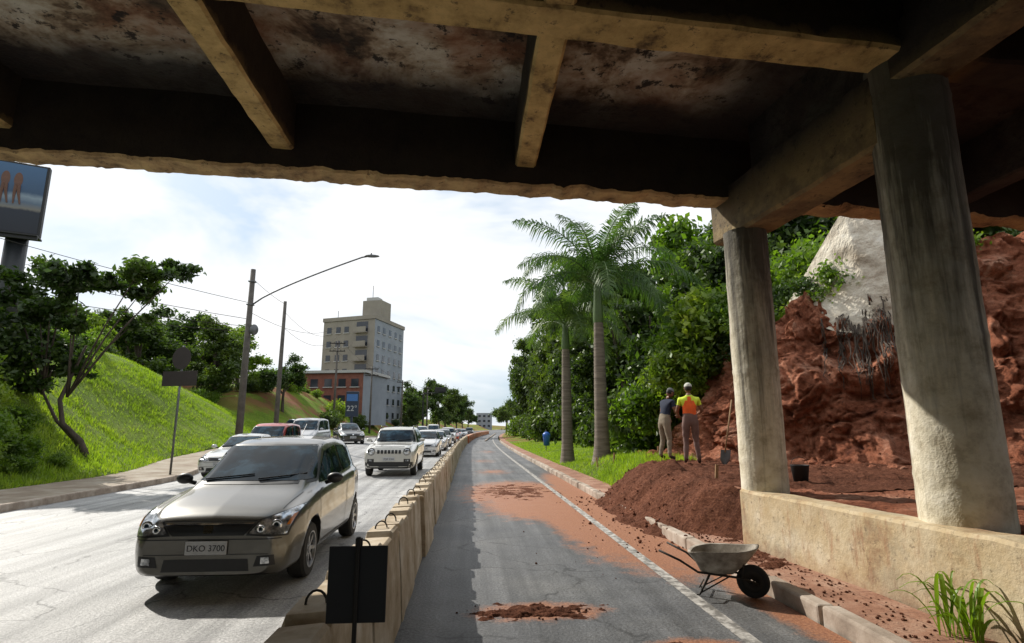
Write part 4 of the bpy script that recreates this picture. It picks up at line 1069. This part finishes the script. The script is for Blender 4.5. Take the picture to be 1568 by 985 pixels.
worker('navy_shirt_worker',(4.85,14.0,zB-.01),rad(110),M_NAVY,M_NAVY,M_BEIGE,M_CAP1,((.25,-.08,1.15),(.2,-.26,1.0),(0,-1,-.5)),((-.25,-.10,1.15),(-.12,-.3,1.06),(.2,-1,-.4)),.3,(.35,0),1.03)
# ------------------------------------------------ poles, lamps, cables
def pole(name,x,y,h,r0=.17,r1=.1,arms=0,mat=M_POLE):
    g=grp(name,(x,y,gz(x,y)));mb=MB();mb.add(*tubeg([(0,0,-.3),(0,0,h/2),(0,0,h)],[r0,(r0+r1)/2,r1],12));mb.obj('shaft',mat,g,True)
    if arms:
        mb=MB()
        for k in range(arms):
            mb.add(*boxg((1.8,.09,.11),(0,-.1,h-.35-k*.9),.01))
            for q in(-.8,-.4,.4,.8): mb.add(*latheg([(.03,0),(.045,.05),(.03,.08),(.04,.12),(.0,.15)],8,'z',(q,-.1,h-.29-k*.9)))
        mb.obj('crossarms',M_IRON,g)
    return g
g=pole('street_lamp',-12.1,31.,9.9,.2,.13)
mb=MB();a=[]
for t in np.linspace(0,1,12): a.append((.1+5.9*t,-.6*t,7.9+2.65*(t**.8)))
a+=[(6.3,-.63,10.6)]
mb.add(*tubeg(a,.045,8));mb.add(*boxg((.34,.34,.06),(0,0,7.9),.01));mb.add(*boxg((.34,.34,.06),(0,0,9.2),.01))
mb.add(*ellg((.35,-.1,6.5),(.22,.22,.3)));mb.obj('arm',M_STEEL,g,True)
mb=MB();mb.add(*ellg((6.55,-.65,10.62),(.42,.16,.08)));mb.add(*latheg([(.05,0),(.05,.1),(0,.12)],10,'z',(6.5,-.65,10.68)));mb.obj('luminaire',M_STEEL,g,True)
pole('utility_pole',-11.9,36.,9.0,.16,.1)
for x,y,h in((-15.5,66,9.5),(-13.5,78,9),(-11,92,9),(-8,106,9)): pole('utility_pole',x,y,h,.15,.1,2)
mb=MB()
def cable(p,q,sag,r=.014):
    p=Vector(p);q=Vector(q);mb.add(*tubeg([p.lerp(q,t)-Vector((0,0,sag*4*t*(1-t))) for t in np.linspace(0,1,14)],r,4,False))
zt=gz(-12.1,31)
for k,(zz,s) in enumerate(((9.2,.5),(8.3,.6),(7.9,.8),(7.6,.7))): cable((-30,14,zz+2.8-k*.75),(-12.1,31,zt+zz-1.2),s)
cable((-12.1,31,zt+9.4),(-11.9,36,9.4),.1);cable((-12.1,31,zt+7.5),(-15.5,66,13.3),1.);cable((-11.9,36,8.9),(-15.5,66,13),1.2)
cable((-11.9,36,7.9),(-15.5,66,12.2),1.2)
P_=[(-15.5,66),(-13.5,78),(-11,92),(-8,106)]
for a_,b_ in zip(P_,P_[1:]):
    for dx in(-.8,.8): cable((a_[0]+dx,a_[1],gz(*a_)+9),(b_[0]+dx,b_[1],gz(*b_)+8.8),.5)
mb.obj('power_lines',M_IRON)
g=grp('traffic_sign',(-9.75,19.7,.14),rad(-18));mb=MB();mb.add(*tubeg([(0,0,0),(0,0,4.25)],.035,10));mb.obj('post',M_STEEL,g,True)
mb=MB();mb.add(*latheg([(0,-.05),(.38,-.05),(.38,-.045),(0,-.045)],32,'y',(0,0,3.82)));mb.add(*boxg((1.4,.008,.5),(0,-.046,3.13),.002));mb.add(*boxg((.7,.02,.03),(0,-.02,3.72),.002));mb.add(*boxg((1.2,.02,.03),(0,-.02,3.13),.002));mb.obj('panels',plain('sign_back',(.035,.026,.024),.6),g)
g=grp('digital_clock_sign',(-9.4,46,gz(-9.4,46)));mb=MB();mb.add(*boxg((.18,.12,1.9),(0,0,.95),.01));mb.add(*boxg((1.0,.2,2.0),(0,0,2.9),.04));mb.obj('totem',plain('totem_navy',(.015,.025,.05),.4),g)
mb=MB();mb.add(*boxg((.85,.01,.55),(0,-.108,3.4),.002));mb.obj('display',plain('display_blue',(.05,.14,.35),.3),g)
cu=bpy.data.curves.new('digits','FONT');cu.body='22°';cu.size=.6;cu.align_x='CENTER';cu.extrude=.004;cu.materials.append(M_PLATE);to=bpy.data.objects.new('digits',cu);scene.collection.objects.link(to);to.parent=g;to.location=(0,-.125,2.35);to.rotation_euler=(rad(90),0,0)
g=grp('traffic_light',(-7.3,88,gz(-7.3,88)));mb=MB();mb.add(*tubeg([(0,0,0),(0,0,6.2),(.3,0,6.6),(3.2,0,6.8)],.09,8));mb.add(*boxg((1.7,.25,.7),(2.6,-.1,7.2),.05));mb.obj('signal',M_BLACK,g)
# billboard
g=grp('billboard',(-20.6,26.2,gz(-20.6,26.2)),rad(24));zz=gz(-20.6,26.2)
mb=MB();mb.add(*tubeg([(-.2,0,-.5),(-.2,0,10.5-zz)],.42,16));mb.obj('column',plain('billboard_pole',(.02,.023,.027),.5),g,True)
mb=MB();mb.add(*boxg((8,.35,3.4),(-3.3,-.4,11.9-zz),.03));mb.add(*boxg((8,.9,.08),(-3.3,-.5,10.15-zz),.01));mb.add(*boxg((8,.1,.2),(-3.3,-.8,10.05-zz),.01));mb.obj('frame',M_BLACK,g)
m,nt,b=newmat('beach_poster');p=posn(nt,False);sx=nd(nt,'ShaderNodeSeparateXYZ');nt.links.new(p,sx.inputs[0])
f=ma(nt,'ADD',ma(nt,'MULTIPLY',ma(nt,'SUBTRACT',sx.outputs[2],10.3-zz),.3),ma(nt,'MULTIPLY',ma(nt,'SUBTRACT',noi(nt,p,1.3,5),.5),.12))
nt.links.new(ramp(nt,f,[(0,(.004,.007,.015)),(.3,(.006,.012,.025)),(.33,(.16,.15,.13)),(.42,(.08,.12,.18)),(.5,(.2,.26,.32)),(.56,(.03,.07,.14)),(1,(.05,.12,.24))]),b.inputs['Base Color'])
mb=MB();mb.add(*boxg((7.8,.01,3.2),(-3.3,-.585,11.9-zz)));mb.obj('poster',m,g)
mb=MB()
for k,x in enumerate((-1.3,-.8,-.35)):
    for dx in(-.07,.08): mb.add(*tubeg([(x+dx*.6,-.595,12.5-zz),(x+dx,-.595,12.1-zz),(x+dx*1.6+.05,-.595,11.6-zz)],[.08,.06,.03],6))
    mb.add(*ellg((x,-.595,12.75-zz),(.16,.01,.35),None,10,8))
mb.obj('poster_figures',plain('poster_skin',(.12,.055,.035),.6),g)
# ------------------------------------------------ buildings
M_BEI=noisy('facade_beige',[(.3,(.21,.19,.16)),(.7,(.27,.25,.21))],.4,.9,0)
M_GRY=noisy('facade_grey',[(.3,(.2,.225,.26)),(.7,(.27,.3,.34))],.4,.9,0)
M_WIN=plain('window_glass',(.03,.035,.045),.1)
M_BRICK=noisy('brick_facade',[(.3,(.15,.055,.04)),(.7,(.24,.095,.065))],2,.9,0)
M_WHITE=plain('white_trim',(.4,.4,.39),.7)
g=grp('apartment_building')
A_=Vector((-17,99,0));B_=Vector((-13.4,111,0));C_=Vector((-27,103.5,0));D_=C_+(B_-A_);zb0,zt0=2.,20.6
def prism(P,z0,z1,mats,par,name,side=None):
    n=len(P);V=[(p.x,p.y,z0) for p in P]+[(p.x,p.y,z1) for p in P];F=[(i,(i+1)%n,(i+1)%n+n,i+n) for i in range(n)]+[tuple(range(n,2*n))]
    return mo(name,V,F,mats,par,mi=(side or [0]*n)+[0])
prism([C_,A_,B_,D_],zb0,zt0,[M_BEI,M_GRY],g,'walls',[0,1,0,0])
ctr=(C_+B_)/2
prism([p+(p-ctr)*.03 for p in (C_,A_,B_,D_)],zt0+.01,zt0+.7,M_BEI,g,'cornice')
p0=C_.lerp(A_,.62)+Vector((.6,3,0));prism([p0,p0+Vector((3.6,-1.2,0)),p0+Vector((4.8,2.5,0)),p0+Vector((1.2,3.8,0))],zt0+.7,zt0+4.2,M_BEI,g,'water_tower')
p1=p0+Vector((.6,.3,0));prism([p1,p1+Vector((2.2,-.7,0)),p1+Vector((2.7,1.2,0)),p1+Vector((.7,1.9,0))],zt0+4.2,zt0+4.9,M_WHITE,g,'tower_cap')
mb=MB();q=p0+Vector((1.6,1,0));mb.add(*tubeg([(q.x,q.y,zt0+4.8),(q.x,q.y,zt0+7.4)],.05,5));mb.add(*tubeg([(C_.x+2,C_.y+2,zt0+.6),(C_.x+2,C_.y+2,zt0+2.6)],.05,5));mb.obj('aerials',M_IRON,g)
mb=MB()
def wins(a,b,cols,rows,w,h,z0,z1,out):
    d=(b-a);L=d.length;d.normalize();nrm=Vector((d.y,-d.x,0))
    for c in cols:
        for r in range(rows):
            q=a+d*L*c+nrm*out;z=lerp(z0,z1,r/(rows-1))
            V=[q-d*w/2+Vector((0,0,z)),q+d*w/2+Vector((0,0,z)),q+d*w/2+Vector((0,0,z+h)),q-d*w/2+Vector((0,0,z+h))];mb.add(V,[(0,1,2,3)],0)
            s=q+nrm*.06;V,F=boxg((w+.3,.14,.12),(0,0,0),0,Matrix.Rotation(math.atan2(d.y,d.x),4,'Z'));mb.add([v+s+Vector((0,0,z-.08)) for v in V],F,1)
wins(C_,A_,(.12,.30,.46),7,.95,1.1,3.2,18.4,.05);wins(A_,B_,(.12,.3,.5,.7,.88),7,.9,1.1,3.2,18.4,.05)
mb.obj('windows',[M_WIN,M_WHITE],g)
mb=MB();d=(A_-C_).normalized();nr=Vector((d.y,-d.x,0));Mr=Matrix.Rotation(math.atan2(d.y,d.x),4,'Z')
for r in range(7):
    z=lerp(3.,18.2,r/6)
    for V,F,m_ in ((*boxg((2.6,.9,.15),(0,0,0),0,Mr),0),(*boxg((2.6,.1,.95),(0,0,.5),0,Mr),1)):
        q=C_+(A_-C_)*.76+nr*(.46 if m_==0 else .86);mb.add([v+q+Vector((0,0,z)) for v in V],F,1)
    q=C_+(A_-C_)*.76+nr*.04;mb.add([q-d*1.2+Vector((0,0,z+.1)),q+d*1.2+Vector((0,0,z+.1)),q+d*1.2+Vector((0,0,z+2)),q-d*1.2+Vector((0,0,z+2))],[(0,1,2,3)],0)
mb.obj('balconies',[M_WIN,M_BEI],g)
g=grp('brick_building')
a=Vector((-32,84,0));b=Vector((-15,80,0));prism([a,b,b+Vector((2,9,0)),a+Vector((2,9,0))],2,9.2,[M_BRICK,M_GRY],g,'walls',[0,1,0,0])
prism([a+Vector((-.4,-.4,0)),b+Vector((.4,-.4,0)),b+Vector((2.4,9.4,0)),a+Vector((2,9.4,0))],9.22,9.6,M_WHITE,g,'roof')
mb=MB();wins(a,b,(.06,.16,.26,.36,.46,.58,.7,.82,.93),2,1.1,1.1,5.0,7.3,.05);mb.obj('windows',[M_WIN,M_WHITE],g)
g=grp('distant_house');a=Vector((-44,92,0));prism([a,a+Vector((11,-2,0)),a+Vector((12,7,0)),a+Vector((1,9,0))],3,9.5,M_BEI,g,'walls');mb=MB();wins(a,a+Vector((11,-2,0)),(.2,.5,.8),2,1.2,1.2,5,7.6,.05);mb.obj('windows',[M_WIN,M_WHITE],g)
g=grp('office_block');a=Vector((3.5,330,0));prism([a,a+Vector((9,0,0)),a+Vector((9,9,0)),a+Vector((0,9,0))],0,10,M_GRY,g,'walls');mb=MB();wins(a,a+Vector((9,0,0)),(.2,.5,.8),3,1.4,1.2,2,7.6,.05);mb.obj('windows',[M_WIN,M_WHITE],g)
# ------------------------------------------------ sky, sun, camera
w=bpy.data.worlds.new('World');scene.world=w;w.use_nodes=True;nt=w.node_tree
bg=nt.nodes['Background'];sk=nd(nt,'ShaderNodeTexSky',sky_type='NISHITA');sk.sun_disc=False
sv=Vector((-.93,.92,1.)).normalized();el=math.asin(sv.z);az=math.atan2(sv.x,sv.y)
sk.sun_elevation=el;sk.sun_rotation=az;sk.air_density=1.;sk.dust_density=1.5
tc=nd(nt,'ShaderNodeTexCoord');mp=nd(nt,'ShaderNodeMapping');nt.links.new(tc.outputs['Generated'],mp.inputs[0]);mp.inputs['Scale'].default_value=(1,1,2.6)
cn=noi(nt,mp.outputs[0],2.1,5,.58,.35);cf=ramp(nt,cn,[(.36,0.),(.48,.75),(.58,1.)])
blue=mixc(nt,.6,sk.outputs[0],(8.0,10.2,12.4))
mx=mixc(nt,cf,blue,ramp(nt,noi(nt,mp.outputs[0],4.,5),[(.3,(11.4,11.6,11.9)),(.7,(13,13,13))]))
nt.links.new(mx,bg.inputs[0]);bg.inputs[1].default_value=.09
sl=bpy.data.lights.new('sun','SUN');sl.energy=5.;sl.angle=rad(.5);sl.color=(1,.95,.86);so=bpy.data.objects.new('sun',sl);scene.collection.objects.link(so)
so.rotation_euler=(-sv).to_track_quat('-Z','Y').to_euler();so.location=(-20,30,30)
cam=bpy.data.cameras.new('camera');co=bpy.data.objects.new('camera',cam);scene.collection.objects.link(co);scene.camera=co
cam.sensor_width=36;cam.lens=19.74;cam.clip_end=3000;cam.clip_start=.05
a=rad(4.18);p=rad(10.7);Fv=Vector((math.sin(a)*math.cos(p),math.cos(a)*math.cos(p),math.sin(p)))
co.location=(0,0,1.65);co.rotation_euler=Fv.to_track_quat('-Z','Y').to_euler()
print('objects',len(bpy.data.objects))
